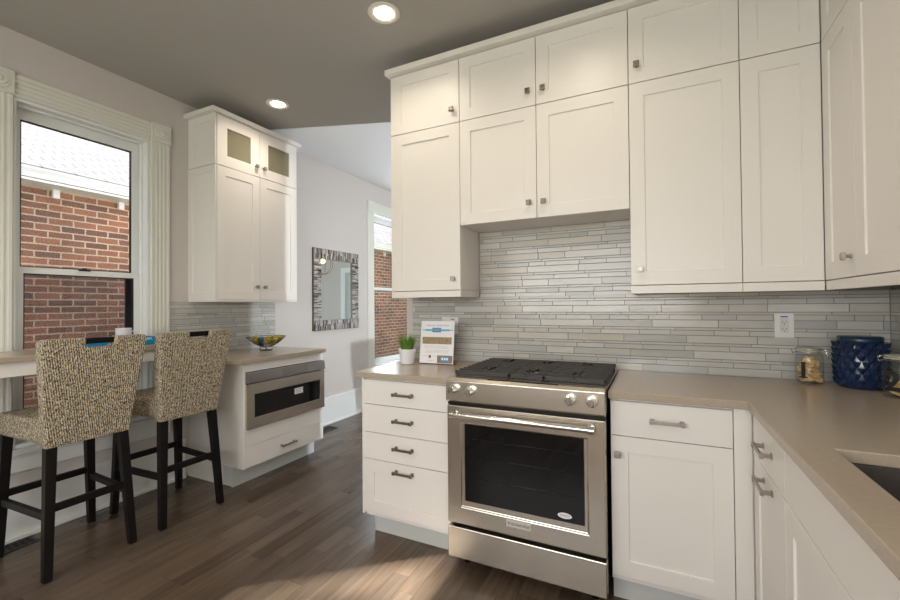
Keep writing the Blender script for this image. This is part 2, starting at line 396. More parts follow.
# one ceiling: its shaded kitchen side toned grey up to the diagonal light edge
def ceil(name, pts, m):
    mb = MB(); n = len(pts)
    mb.add([(x, y, ZC) for x, y in pts]+[(x, y, ZC+.12) for x, y in pts], [tuple(range(n)), tuple(range(n, 2*n))]+[(i, (i+1) % n, n+(i+1) % n, n+i) for i in range(n)])
    return mb.build(name, m, kind='structure')
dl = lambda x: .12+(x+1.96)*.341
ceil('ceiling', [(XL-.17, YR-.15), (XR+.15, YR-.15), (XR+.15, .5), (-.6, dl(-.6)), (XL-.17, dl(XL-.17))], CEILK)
ceil('ceiling_far', [(XL-.17, dl(XL-.17)), (-.6, dl(-.6)), (XR+.15, .5), (XF+.15, .5), (XF+.15, YF+.15), (XL-.17, YF+.15)], CEILF)

# baseboards
def baseboard(name, x0, x1, y0, y1, side):
    mb = MB()
    if side == 'x':
        mb.box(x0, x0+.018, y0, y1, 0, .262); mb.box(x0, x0+.024, y0, y1, .262, .29); mb.box(x0+.018, x0+.034, y0, y1, 0, .02)
    else:
        mb.box(x0, x1, y0-.018, y0, 0, .29)
    return mb.build(name, TRIM, kind='structure', bevel=.003)
baseboard('baseboard_left', XL, 0, YR, -.56, 'x')
baseboard('baseboard_left_far', XL, 0, .27, YF, 'x')
baseboard('baseboard_far', XL+.04, XF, YF, 0, 'y')

# ------------------------------------------------------------------ windows
def window(n, W, shade=False):
    y0, y1, z0, z1 = W
    r = thing('window_%d' % n, (XL, (y0+y1)/2, z0)); r['kind'] = 'structure'
    cw = .13; t = .024; X = XL+.001
    def fluted(mb, a0, a1, b0, b1, vert):
        # one clean fluted profile: four shallow grooves
        W_ = a1-a0; pr = [(0, 0), (0, .012), (.004, .016)]
        for q in (.2, .4, .6, .8): pr += [(W_*q-.009, .016), (W_*q-.004, .0138), (W_*q+.004, .0138), (W_*q+.009, .016)]
        pr += [(W_-.004, .016), (W_, .012), (W_, 0)]; n = len(pr)
        P3 = lambda a, h, b: (X+h, a0+a, b) if vert else (X+h, b, a0+a)
        mb.add([P3(a, h, b0) for a, h in pr]+[P3(a, h, b1) for a, h in pr], [tuple(range(n)), tuple(range(n, 2*n))]+[(i, (i+1) % n, n+(i+1) % n, n+i) for i in range(n)])
    mb = MB(); fluted(mb, y0-cw, y0, z0, z1, True); mb.build('casing', CASE, r)
    mb = MB(); fluted(mb, y1, y1+cw, z0, z1, True); mb.build('casing', CASE, r)
    mb = MB(); fluted(mb, z1, z1+cw, y0, y1, False); mb.build('head_casing', CASE, r)
    for yc in (y0-cw/2, y1+cw/2):
        mb = B(X, X+.03, yc-cw/2, yc+cw/2, z1, z1+cw)
        c = (X+.03, yc, z1+cw/2)
        mb.cyl(c, (X+.036, c[1], c[2]), .048, .046, 32); mb.cyl((X+.036, c[1], c[2]), (X+.042, c[1], c[2]), .034, .032, 32); mb.cyl((X+.042, c[1], c[2]), (X+.05, c[1], c[2]), .018, .008, 24)
        mb.build('corner_block', CASE, r, bevel=.0015)
    # stool, apron
    mb = B(XL-.02, XL+.05, y0-cw-.02, y1+cw+.02, z0-.03, z0); mb.build('window_sill', TRIM, r, bevel=.004)
    mb = B(X, X+.02, y0-cw, y1+cw, z0-.13, z0-.03); mb.box(X, X+.03, y0-cw, y1+cw, z0-.05, z0-.03); mb.build('apron', TRIM, r, bevel=.003)
    # jamb lining
    mb = B(XL-.17, XL, y0, y0+.018, z0, z1); mb.box(XL-.17, XL, y1-.018, y1, z0, z1); mb.box(XL-.17, XL, y0+.018, y1-.018, z1-.018, z1); mb.box(XL-.17, XL, y0+.018, y1-.018, z0, z0+.02)
    for s, a in ((1, y0+.018), (-1, y1-.018)):
        lo, hi = sorted((a, a+s*.012)); mb.box(XL-.075, XL-.05, lo, hi, z0+.02, z1-.018)
    mb.box(XL-.075, XL-.05, y0+.03, y1-.03, z1-.030, z1-.018)
    mb.build('jamb', TRIM, r, bevel=.002)
    a0, a1 = y0+.019, y1-.019; zm = 1.51
    def sash(xc, zb, zt, st, rb, rtp, nm):
        f = MB(); x0, x1 = xc-.017, xc+.017
        F = Fr((x0, 0, 0), (0, 1, 0), (1, 0, 0))
        V = [(a0, zb), (a1, zb), (a1, zt), (a0, zt)]; I = [(a0+st, zb+rb), (a1-st, zb+rb), (a1-st, zt-rtp), (a0+st, zt-rtp)]
        vs = [F.p(*p, .034) for p in V]+[F.p(*p, .034) for p in I]+[F.p(*p, 0) for p in I]+[F.p(*p, 0) for p in V]; fs = []
        for i in range(4):
            j = (i+1) % 4; fs += [(i, j, 4+j, 4+i), (4+i, 4+j, 8+j, 8+i), (8+i, 8+j, 12+j, 12+i), (12+i, 12+j, j, i)]
        f.add(vs, fs); so = f.build(nm, TRIM, r, bevel=.002)
        g = MB(); gg = .006
        for (p, q) in ((0, 1), (1, 2), (2, 3), (3, 0)):
            (ya, za), (yb, zb2) = I[p], I[q]
            if ya == yb: s = gg if ya < (a0+a1)/2 else -gg; g.box(xc-.006, xc+.012, min(ya, ya+s), max(ya, ya+s), min(za, zb2), max(za, zb2))
            else: s = gg if za < (zb+zt)/2 else -gg; g.box(xc-.006, xc+.012, min(ya, yb), max(ya, yb), min(za, za+s), max(za, za+s))
        g.build('gasket', GASK, so)
        B(xc-.003, xc+.003, I[0][0]+.001, I[1][0]-.001, I[0][1]+.001, I[2][1]-.001).build('pane', GLASS, so)
        return so
    sash(XL-.115, zm-.012, z1-.019, .046, .03, .066, 'upper_sash')
    lo = sash(XL-.078, z0+.021, zm+.012, .050, .07, .034, 'lower_sash')
    mb = B(XL-.061, XL-.048, (y0+y1)/2-.03, (y0+y1)/2+.03, zm+.008, zm+.02); mb.cyl((XL-.055, (y0+y1)/2, zm+.02), (XL-.055, (y0+y1)/2, zm+.028), .012, n=14)
    mb.build('sash_lock', GASK, lo, bevel=.001)
    if n == 2: return r
    B(XL-.145, XL-.143, a0+.01, a1-.01, z0+.03, zm+.005).build('insect_screen', SCREEN, r)
    mb = MB(); F = Fr((XL-.15, 0, 0), (0, 1, 0), (1, 0, 0))
    mb.box(XL-.150, XL-.138, a0, a0+.03, z0+.02, zm); mb.box(XL-.150, XL-.138, a1-.064, a1, z0+.02, zm)
    mb.build('screen_frame', GASK, r)
    return r
window(1, W1); window(2, W2); window(3, W3)

# unseen rear window behind the camera, added for the front fill light
r = thing('window_4', (.1, YR, .95)); r['kind'] = 'structure'
for i, (a, b) in enumerate(((-1.3, -.37), (-.37, .57), (.57, 1.5))):
    F = Fr((0, YR-.06, 0), (1, 0, 0), (0, 1, 0))
    d = shaker_mb(F, a+.005, b-.005, .955, 2.245, t=.045, rail=.07, hole=True).build('sash', TRIM, r)
    B(a+.075, b-.075, YR-.04, YR-.034, 1.025, 2.175).build('pane', GLASS, d)
mb = B(-1.43, -1.30, YR, YR+.02, .82, 2.38); mb.box(1.5, 1.63, YR, YR+.02, .82, 2.38); mb.box(-1.30, 1.5, YR, YR+.02, 2.25, 2.38); mb.box(-1.30, 1.5, YR, YR+.02, .82, .95); mb.build('casing', CASE, r, bevel=.002)

# ------------------------------------------------------------------ tile backsplashes
def tiles(F, regions, name, seed):
    rnd = random.Random(seed); mb = MB(); rows = []; z = .9145; g = .0031; k = 0
    hs = [.036, .023, .0105]
    while z < 2.0:
        rows.append((z, z+hs[k % 3], k % 3)); z += hs[k % 3]+.0037; k += 1
    for (u0, u1, v0, v1) in regions:
        for (a, b, t) in rows:
            if b <= v0 or a >= v1: continue
            a2, b2 = max(a, v0), min(b, v1)
            if b2-a2 < .004: continue
            u = u0-rnd.random()*.3
            while u < u1:
                L = {0: rnd.choice([.305, .305, .305, .16]), 1: rnd.choice([.2, .1, .2, .15]), 2: rnd.choice([.3, .18, .25])}[t]
                p, q = max(u, u0), min(u+L, u1)
                if q-p > .008: F.box(mb, p+g/2, q-g/2, a2, b2, .002, .007)
                u += L
    o = mb.build(name, TILE, kind='structure')
    return o
FB = Fr((0, 0, 0), (1, 0, 0), (0, -1, 0)); FL = Fr((XL, 0, 0), (0, 1, 0), (1, 0, 0)); FR = Fr((XR, 0, 0), (0, -1, 0), (-1, 0, 0))
tiles(FB, [(-.573, XR-.008, .915, 1.333), (-.060, .851, 1.3335, 1.748)], 'wall_back_tile', 3)
tiles(FL, [(-.668, .29, .915, 1.325)], 'wall_left_tile', 5)
tiles(FR, [(.008, 2.9, .915, 1.333)], 'wall_right_tile', 9)
mb = B(-.573, XR-.002, -.0035, 0, .914, 1.36); mb.box(-.060, .851, -.0035, 0, 1.36, 1.749); mb.build('wall_back_grout', GROUT, kind='structure')
mb = B(XL, XL+.0035, -.668, .29, .914, 1.326); mb.build('wall_left_grout', GROUT, kind='structure')
B(XR-.0035, XR, -2.9, -.004, .914, 1.36).build('wall_right_grout', GROUT, kind='structure')

# ================================================================== UPPER CABINETS
ZT, ZR_, ZU, ZB, ZH = 2.738, 2.363, 1.371, 1.331, 1.749
YU = -.284                       # carcass front; doors are 20 mm thick
FU = Fr((0, YU, 0), (1, 0, 0), (0, -1, 0))
def upper(label, x0, x1, z0, z1, doors, knobs, group, rail=False, m=PEWT):
    r = thing('wall_cabinet', ((x0+x1)/2, -.15, z0), label, 'cabinet', group)
    mb = B(x0+.0008, x1-.0008, YU, -.0085, z0+.001, z1-.001); mb.build('carcass', CAB, r, bevel=.001)
    if x0 < -.5: B(x0-.0135, x0-.0002, YU-.018, -.0085, ZB if rail else z0+.001, z1-.001).build('side_panel', CAB, r, bevel=.001)
    if rail:
        mb = B(x0+.0008 , x1-.0008, YU-.018, YU+.004, ZB, ZU-.002)
        mb.box(x0+.0008, x0+.018, YU+.004, -.0085, ZB, ZU) if rail in ('L', 'LR') else None
        if rail == 'LR': mb.box(x1-.018, x1-.0008, YU+.004, -.0085, ZB, ZU)
        mb.build('light_rail', CAB, r, bevel=.001)
    for i, (a, b) in enumerate(doors):
        d = door(FU, a, b, z0, z1, r)
        for (ki, ku, kv) in knobs:
            if ki == i: knob(FU, ku, kv, d, m)
    return r
X0, X1, X2, X3, X4, X5 = -.5325, -.0631, .3928, .8538, 1.3091, 1.5914
gl = 'tall doors of the range wall cabinets'
upper('tall white single-door wall cabinet above the potted grass and flyer', X0, X1, ZU, ZR_-.001, [(X0, X1)], [(0, -.107, 1.438)], None, 'LR', PEWTL)
upper('wide white two-door wall cabinet hanging directly above the gas range', X1, X3, ZH, ZR_-.001, [(X1, X2), (X2, X3)], [(0, .352, 1.834), (1, .432, 1.832)], None)
upper('tall white wall cabinet right of the range with a knob at its lower left', X3, X4, ZU, ZR_-.001, [(X3, X4)], [(0, .896, 1.448)], None, 'L', PEWTL)
upper('tall narrow white wall cabinet without a knob beside the inner corner', X4, X5, ZU, ZR_-.001, [(X4, X5)], [], None, 'N')
upper('small square white top cabinet at the left end of the range wall', X0, X1, ZR_, ZT, [(X0, X1)], [(0, -.107, 2.438)], None)
upper('low white two-door top cabinet stacked above the cabinets over the range', X1, X3, ZR_, ZT, [(X1, X2), (X2, X3)], [(0, .352, 2.441), (1, .434, 2.440)], None)
upper('low white top cabinet right of the range with one small gold-toned knob', X3, X4, ZR_, ZT, [(X3, X4)], [(0, .891, 2.446)], None)
upper('small knobless white top cabinet beside the inner corner', X4, X5, ZR_, ZT, [(X4, X5)], [], None)
# right wall run
FUR = Fr((X5+.02, 0, 0), (0, -1, 0), (-1, 0, 0))
def upper_r(label, y0, y1, z0, z1, kn, rail):
    a, b = -y0, -y1
    r = thing('wall_cabinet', (1.75, (y0+y1)/2, z0), label, 'cabinet')
    ya, yb = min(y0, y1), max(y0, y1)
    B(X5+.0205, XR-.0085, ya+.0008, yb-.0008, z0+.001, z1-.001).build('carcass', CAB, r, bevel=.001)
    if rail: B(X5+.002, X5+.024, ya, yb-.0008, ZB, ZU-.002).build('light_rail', CAB, r, bevel=.001)
    d = door(FUR, a, b, z0, z1, r)
    if kn: knob(FUR, kn[0], kn[1], d, PEWTL)
upper_r('narrow beige-lit wall cabinet on the right wall next to the corner', -.306, -.600, ZU, ZR_-.001, (.560, 1.446), True)
upper_r('large white wall cabinet on the right wall cut by the photo edge', -.600, -1.06, ZU, ZR_-.001, None, True)
upper_r('small top cabinet on the right wall next to the corner', -.306, -.600, ZR_, ZT, None, False)
upper_r('top cabinet on the right wall cut by the photo corner', -.600, -1.06, ZR_, ZT, None, False)
# crown boards
mb = plate([(X0-.030, -.0085), (X0-.030, -.345), (X5-.041, -.345), (X5-.041, -1.12), (XR-.001, -1.12), (XR-.001, -.0085)], 2.7395, 2.773)
tag(mb.build('crown_moulding', CABW, bevel=.0015, loc=(.6, -.2, 2.713)), 'flat white crown board running along the tops of the range wall cabinets', 'moulding')

# ================================================================== BASE CABINETS
YFc = -.606; FB0 = Fr((0, YFc, 0), (1, 0, 0), (0, -1, 0))
r = thing('base_cabinet', (-.25, -.31, 0), 'white four-drawer base cabinet left of the steel range', 'cabinet')
B(-.522, .024, YFc, -.004, .11, .882).build('carcass', CAB, r)
B(-.5365, -.5225, YFc-.016, -.004, .118, .882).build('side_panel', CABW, r, bevel=.001)
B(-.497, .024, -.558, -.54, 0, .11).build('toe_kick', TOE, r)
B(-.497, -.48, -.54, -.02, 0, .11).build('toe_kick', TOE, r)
for (a, b, pz, sh) in ((.7344, .8717, .803, 0), (.5787, .7344, .660, 0), (.4302, .5787, .513, 0), (.1345, .4302, .386, 1)):
    d = (door(FB0, -.5222, .024, a, b, r, name='drawer') if sh else slab(FB0, -.5222, .024, a, b, r))
    pull(FB0, -.256, pz, .122, d)
r = thing('base_cabinet', (1.03, -.31, 0), 'white base cabinet with one drawer and one door right of the range', 'cabinet')
B(.779, 1.30, YFc, -.004, .11, .882).build('carcass', CAB, r)
B(1.221, 1.2785, YFc-.018, YFc, .12, .882).build('corner_filler', CABW, r, bevel=.001)
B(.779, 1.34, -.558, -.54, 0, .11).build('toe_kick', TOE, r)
d = slab(FB0, .780, 1.2193, .7246, .8717, r); pull(FB0, .995, .801, .128, d, PEWTL)
d = door(FB0, .780, 1.2193, .1345, .7246, r); knob(FB0, .808, .649, d, PEWTL)
# sink run, faces -x
XFc = 1.299; FR0 = Fr((XFc, 0, 0), (0, -1, 0), (-1, 0, 0))
r = thing('base_cabinet', (1.6, -.85, 0), 'white base cabinet in the inner corner with two bar handles', 'cabinet')
B(XFc+.001, XR-.004, -1.056, -.61, .11, .882).build('carcass', CAB, r)
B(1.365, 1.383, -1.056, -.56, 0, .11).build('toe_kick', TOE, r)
d = slab(FR0, .645, 1.056, .7246, .8717, r); pull(FR0, .862, .800, .130, d, PEWTL)
d = door(FR0, .645, 1.056, .1345, .7246, r); pull(FR0, .862, .684, .130, d, PEWTL)
r = thing('base_cabinet', (1.6, -1.5, 0), 'white sink base cabinet with a plain false front', 'cabinet')
mb = B(XFc+.001, 1.318, -1.97, -1.057, .11, .882); mb.box(1.318, XR-.004, -1.97, -1.057, .11, .13); mb.box(XR-.02, XR-.004, -1.97, -1.057, .13, .882); mb.box(1.318, XR-.02, -1.97, -1.95, .13, .882); mb.box(1.318, XR-.02, -1.075, -1.057, .13, .882)
mb.build('carcass', CAB, r)
B(1.365, 1.383, -1.97, -1.057, 0, .11).build('toe_kick', TOE, r)
slab(FR0, 1.057, 1.97, .7246, .8717, r, 'false_front')
door(FR0, 1.057, 1.513, .1345, .7246, r); door(FR0, 1.513, 1.97, .1345, .7246, r)

# counters
o = plate([(-.566, -.0085), (-.566, -.648), (.031, -.648), (.031, -.0085)], CT0, CT).build('countertop', QUARTZ, bevel=.003, loc=(-.26, -.32, CT0))
tag(o, 'short grey-brown quartz countertop left of the range holding the potted grass', 'countertop')
# L-shaped counter with sink cut-out, one clean mesh
sx0, sx1, sy0, sy1 = 1.356, 1.78, -1.95, -1.167
V = [(.774, -.0085), (.774, -.648), (1.262, -.648), (1.262, -2.95), (XR-.0085, -2.95), (XR-.0085, sy0), (XR-.0085, sy1), (XR-.0085, -.648), (XR-.0085, -.0085), (sx0, sy1), (sx1, sy1), (sx1, sy0), (sx0, sy0), (1.262, sy1), (1.262, sy0)]
Ft = [(0, 1, 2, 7, 8), (2, 13, 9, 10, 6, 7), (13, 14, 12, 9), (10, 11, 5, 6), (14, 3, 4, 5, 11, 12)]
n = len(V); outer = [0, 1, 2, 13, 14, 3, 4, 5, 6, 7, 8]; inner = [9, 10, 11, 12]
mb = MB(); fs = [f for f in Ft]+[tuple(i+n for i in f[::-1]) for f in Ft]
for L_ in (outer, inner):
    for i in range(len(L_)):
        a, b = L_[i], L_[(i+1) % len(L_)]; fs.append((a, b, b+n, a+n))
mb.add([(x, y, CT) for x, y in V]+[(x, y, CT0) for x, y in V], fs)
o = mb.build('countertop', QUARTZ, bevel=.003, loc=(1.5, -.6, CT0)); tag(o, 'L-shaped grey-brown quartz countertop turning the corner around the sink', 'countertop')
# sink
r = thing('sink', (1.57, -1.56, .66), 'dark undermount sink set in the corner countertop', 'sink')
mb = MB(); F5 = [(sx0-.004, sy0-.004), (sx1+.004, sy0-.004), (sx1+.004, sy1+.004), (sx0-.004, sy1+.004)]
top = [(x, y, CT0-.001) for x, y in F5]; bot = [(x+(.02 if x < 1.5 else -.02), y+(.02 if y < -1.5 else -.02), .67) for x, y in F5]
ot = [(x+(-.008 if x < 1.5 else .008), y+(-.008 if y < -1.5 else .008), CT0-.001) for x, y in F5]; ob = [(x, y, .66) for x, y, z in ot]
vs = top+bot+ot+ob; fs = [(4, 5, 6, 7), (12, 13, 14, 15)]
for i in range(4):
    j = (i+1) % 4; fs += [(i, j, 4+j, 4+i), (i, j, 8+j, 8+i), (8+i, 8+j, 12+j, 12+i)]
mb.add(vs, fs); mb.build('basin', SINK, r, bevel=.004)
mb = MB().cyl((1.57, -1.56, .671), (1.57, -1.56, .674), .045, n=28); mb.build('drain', CHROME, r)

# ================================================================== RANGE
rx0, rx1 = .038, .768; ry = -.70
r = thing('gas_range', (.403, -.35, 0), 'stainless steel slide-in gas range with black cast iron grates and oven door', 'range')
FRg = Fr((0, -.66, 0), (1, 0, 0), (0, -1, 0))
B(rx0+.006, rx1-.006, -.655, -.03, .075, .905).build('body', mat('black_side', (.015, .015, .016), .4), r, bevel=.002)
for a in (rx0+.06, rx1-.06):
    for b in (-.6, -.1): MB().cyl((a, b, 0), (a, b, .075), .016, .013, 14).build('foot', BLACK, r)
mb = B(rx0+.001, rx1-.001, -.700, -.656, .066, .214); mb.build('storage_drawer', STEEL, r, bevel=.004)
# oven door with deep recessed frame
d0, d1 = .232, .797
dr = shaker_mb(Fr((0, -.656, 0), (1, 0, 0), (0, -1, 0)), rx0+.001, rx1-.001, d0, d1, t=.044, rail=.072, railv=.083, dep=.008).build('oven_door', STEEL, r, bevel=.004)
FD = Fr((0, -.656, 0), (1, 0, 0), (0, -1, 0))
mb = FD.box(MB(), .128, .680, .345, .712, .034, .0385); mb.build('oven_window', OVENG, dr, bevel=.001)
rk = mat('oven_rack', (.06, .06, .06), .4, 1.0); mb = MB()
for z in (.46, .56, .645): mb.tube([FD.p(.17, z, .0388), FD.p(.64, z, .0388)], .0012, 6)
mb.build('oven_rack', rk, dr)
# handle
mb = MB(); hz = .765; hy = -.745
mb.tube([(rx0+.045, hy, hz), (rx0+.06, hy, hz), (rx1-.06, hy, hz), (rx1-.045, hy, hz)], .0125, 18)
h = mb.build('door_handle', mat('polished_steel', (.75, .72, .69), .18, 1.0), dr)
for a in (rx0+.052, rx1-.052):
    mb = MB(); mb.cyl((a, -.700, hz-.004), (a, hy+.002, hz), .011, .010, 16); mb.cyl((a-.012, hy, hz), (a+.012, hy, hz), .0165, n=20)
    mb.cyl((a, -.7005, hz-.004), (a, -.706, hz-.004), .017, .015, 20)
    mb.build('handle_post', CHROME, h, bevel=.001)
# badge and sticker
bz = .290; mb = FD.box(MB(), .336, .452, bz-.016, bz+.016, .0443, .047); bd = mb.build('badge', mat('badge_nickel', (.62, .60, .56), .4, .3), dr, bevel=.001)
text_obj('badge_lettering', 'KitchenAid', .019, FD, .394, bz, .0472, mat('badge_ink', (.05, .045, .04), .5), bd, .0002, w=.098)
st = MB(); n = 40; c = (.597, .372)
st.add([FD.p(c[0]+.030*math.cos(2*math.pi*i/n), c[1]+.0125*math.sin(2*math.pi*i/n), .0386+e) for e in (0, .0006) for i in range(n)], [tuple(range(n)), tuple(range(n, 2*n))]+[(i, (i+1) % n, n+(i+1) % n, n+i) for i in range(n)])
s_ = st.build('sticker', mat('sticker_white', (.80, .80, .80), .4), dr)
text_obj('sticker_text', 'AMERICA', .011, FD, c[0], c[1], .0393, mat('sticker_ink', (.05, .08, .22), .5), s_, .0001, w=.046)
# gap trim behind door top
B(rx0+.001, rx1-.001, -.690, -.656, .7985, .813).build('vent_gap', BLACK, r)
# control panel: sloping front profile
mb = MB(); P = [(-.700, .8145), (-.712, .823), (-.712, .916), (-.690, .929), (-.642, .934), (-.642, .8145)]
mb.add([(rx0, y, z) for y, z in P]+[(rx1, y, z) for y, z in P], [tuple(range(6)), tuple(range(6, 12))]+[(i, (i+1) % 6, 6+(i+1) % 6, 6+i) for i in range(6)])
cp = mb.build('control_panel', STEEL, r, bevel=.0025)
def kn(x, z):
    mb = MB(); yp = -.710
    mb.cyl((x, yp, z), (x, yp-.006, z), .0245, .0235, 32); mb.cyl((x, yp-.006, z), (x, yp-.010, z), .0205, .0205, 32)
    mb.cyl((x, yp-.010, z), (x, yp-.034, z), .0205, .018, 32); mb.cyl((x, yp-.034, z), (x, yp-.0365, z), .018, .014, 32)
    mb.box(x-.0042, x+.0042, yp-.044, yp-.034, z-.017, z+.017)
    return mb.build('control_knob', CHROME, cp, bevel=.0008)
for x, z in ((.082, .878), (.168, .876), (.628, .876), (.716, .875)): kn(x, z)
mb = B(.247, .573, -.690, -.676, .928, .9322); mb.build('vent_slot', BLACK, cp)
# cooktop
B(rx0, rx1, -.642, -.028, .905, .918).build('cooktop', mat('cooktop_steel', (.34, .32, .30), .3, 1.0), r, bevel=.003)
burn = [(.165, -.49, .034), (.165, -.19, .028), (.403, -.34, .036), (.64, -.49, .038), (.64, -.19, .028)]
for i, (x, y, q) in enumerate(burn):
    mb = MB().cyl((x, y, .918), (x, y, .930), q+.012, q+.006, 28); b_ = mb.build('burner', mat('burner_brass', (.55, .42, .24), .35, 1.0), r)
    MB().cyl((x, y, .930), (x, y, .939), q, q*.94, 28).build('burner_cap', BLACK, b_, bevel=.001)
GX = [(rx0+.012, .331), (.333, .497), (.499, rx1-.004)]
for (a, b) in GX:
    mb = MB(); y0, y1, zt, zb = -.628, -.095, .956, .944
    mb.box(a, b, y0, y0+.014, .934, zt); mb.box(a, b, y1-.012, y1, .938, zt); mb.box(a, a+.010, y0, y1, .940, zt-.004); mb.box(b-.010, b, y0, y1, .940, zt-.004)
    for (cx_, cy_) in ((a+.01, y0+.02), (b-.01, y0+.02), (a+.01, y1-.02), (b-.01, y1-.02)): mb.box(cx_-.007, cx_+.007, cy_-.007, cy_+.007, .9182, .945)
    m_ = (a+b)/2
    mb.box(m_-.004, m_+.004, y0, y1, zb, zt); mb.box(a, b, (y0+y1)/2-.005, (y0+y1)/2+.005, zb, zt)
    k = 10
    for i in range(1, k):
        yy = y0+(y1-y0)*i/k
        if b-a < .2405 and False: continue
        gapw = .028 if any(abs(yy-by) < .05 for by in (-.49, -.19)) else 0
        if gapw: mb.box(a, m_-gapw, yy-.0042, yy+.0042, zb, zt+.002); mb.box(m_+gapw, b, yy-.0042, yy+.0042, zb, zt+.002)
        else: mb.box(a, b, yy-.0042, yy+.0042, zb, zt+.002)
    mb.build('burner_grate', IRON, r, bevel=.0015, seg=1)

# ================================================================== LEFT UNIT
lx, lb = -1.94, XL+.001; ly0, ly1, lym = -.528, .256, -.139; LT, LR_, LB = 2.724, 2.343, 1.325
FLu = Fr((lx-.02, 0, 0), (0, 1, 0), (1, 0, 0)); FLs = Fr((0, ly0+.012, 0), (1, 0, 0), (0, -1, 0))
r = thing('wall_cabinet', (-2.1, lym, LB), 'tall white two-door wall cabinet above the microwave drawer counter', 'cabinet')
B(lb, lx-.0205, ly0+.012, ly1, LB+.012, LR_-.001).build('carcass', CAB, r)
shaker_mb(FLs, lb, lx-.002, LB+.012, LR_-.002, t=.012, rail=.055, dep=.005).build('side_panel', CABW, r, bevel=.001)
B(lb, lx, ly0, ly1, LB-.002, LB+.011).build('bottom_panel', CAB, r, bevel=.001)
d = door(FLu, ly0+.014, lym, LB+.012, LR_-.001, r, rail=.068); knob(FLu, -.178, 1.442, d, PEWTL)
d = door(FLu, lym, ly1, LB+.012, LR_-.001, r, rail=.068); knob(FLu, -.100, 1.442, d, PEWTL)
r = thing('wall_cabinet', (-2.1, lym, LR_), 'low top cabinet with two small glazed doors on the left wall', 'cabinet')
mb = B(lb, lb+.01, ly0+.012, ly1, LR_+.001, LT); mb.box(lb+.01, lx-.0205, ly0+.012, ly0+.03, LR_+.001, LT); mb.box(lb+.01, lx-.0205, ly1-.018, ly1, LR_+.001, LT)
mb.box(lb+.01, lx-.0205, ly0+.03, ly1-.018, LR_+.001, LR_+.018); mb.box(lb+.01, lx-.0205, ly0+.03, ly1-.018, LT-.018, LT)
mb.build('carcass', CAB, r)
shaker_mb(FLs, lb, lx-.002, LR_+.001, LT, t=.012, rail=.055, dep=.005).build('side_panel', CABW, r, bevel=.001)
for (a, b, ku) in ((ly0+.014, lym, -.178), (lym, ly1, -.100)):
    d = shaker_mb(FLu, a+G, b-G, LR_+G, LT-G, t=.02, rail=.083, hole=True).build('glazed_door', CAB, r, bevel=.0012)
    FLu.box(MB(), a+.083, b-.083, LR_+.082, LT-.082, .008, .012).build('pane', SMOKE, d)
    knob(FLu, ku, 2.422, d, PEWTL)
mb = B(lb, lx+.028, ly0-.035, ly1+.03, 2.7255, 2.757)
tag(mb.build('crown_moulding', CABW, bevel=.0015, loc=(-2.1, -.13, 2.706)), 'flat white crown board capping the glazed cabinet on the left wall', 'moulding')

bx = -1.647; by0, by1 = -.525, .262; FLb = Fr((bx-.02, 0, 0), (0, 1, 0), (1, 0, 0))
r = thing('base_cabinet', (-1.95, -.13, 0), 'white base cabinet housing the microwave drawer', 'cabinet')
B(lb, bx-.0205, by0+.0195, by1-.0195, .13, .40).build('carcass', CAB, r)
B(lb, bx-.0205, by0+.0195, by1-.0195, .83, .8815).build('top_stretcher', CAB, r)
B(lb, bx, by0, by0+.019, .1384, .8815).build('side_panel', CABW, r, bevel=.001)
B(lb, -1.86, by0-.006, by0-.0005, 0, .135).build('plinth', CABW, r)
B(lb, bx, by1-.019, by1, .1384, .8815).build('side_panel', CABW, r, bevel=.001)
mb = B(-1.77, -1.753, by0-.002, by1, 0, .1375); mb.box(lb, -1.77, by0+.004, by0+.018, 0, .1375); mb.box(lb, -1.77, by1-.018, by1, 0, .1375); mb.build('toe_kick', TOE, r)
FLb.box(MB(), by0+.02, by1-.02, .818, .8815, 0, .019).build('top_rail', CAB, r)
FLb.box(MB(), by0+.02, by1-.02, .290, .412, 0, .019).build('middle_rail', CAB, r)
d = slab(FLb, by0+.004, by1-.002, .1384, .289, r); d.location.x += .0005
pull(FLb, -.131, .211, .145, d, PEWTL)
r = thing('microwave_drawer', (-1.9, -.13, .42), 'stainless steel microwave drawer with dark glass front and white sticker', 'microwave')
B(lb+.02, bx-.003, by0+.035, by1-.035, .415, .81).build('body', DARK, r)
Fm = Fr((bx, 0, 0), (0, 1, 0), (1, 0, 0))
fr = shaker_mb(Fm, by0+.016, by1-.008, .414, .734, t=.026, rail=.052, railv=.078, dep=.004).build('drawer_front', STEEL, r, bevel=.002)
Fm.box(MB(), by0+.078, by1-.060, .493, .655, .0215, .0235).build('glass_panel', OVENG, fr)
stk = Fm.box(MB(), -.080, .008, .584, .630, .0237, .0242).build('sticker', mat('sticker_white', (.8, .8, .8), .4), fr)
mb = MB()
for k, z in enumerate((.618, .607, .596)): Fm.box(mb, -.07, -.002-(.02 if k == 1 else 0), z-.002, z+.002, .0242, .0245)
mb.build('sticker_print', mat('print_grey', (.25, .25, .25), .6), stk)
mb = MB(); P = [(0, .738), (.040, .742), (.026, .812), (0, .814)]
mb.add([Fm.p(a, z, n) for a in (by0+.016, by1-.008) for n, z in P], [(0, 1, 2, 3), (4, 5, 6, 7)]+[(i, (i+1) % 4, 4+(i+1) % 4, 4+i) for i in range(4)])
cpn = mb.build('control_strip', STEELD, r, bevel=.002)
mb = MB(); P = [(.0397, .7455), (.0405, .7455), (.0275, .808), (.0267, .808)]
mb.add([Fm.p(a, z, n+.0002) for a in (-.21, .05) for n, z in P], [(0, 1, 2, 3), (4, 5, 6, 7)]+[(i, (i+1) % 4, 4+(i+1) % 4, 4+i) for i in range(4)])
mb.build('control_display', mat('dim_display', (.27, .255, .24), .3, .9), cpn)
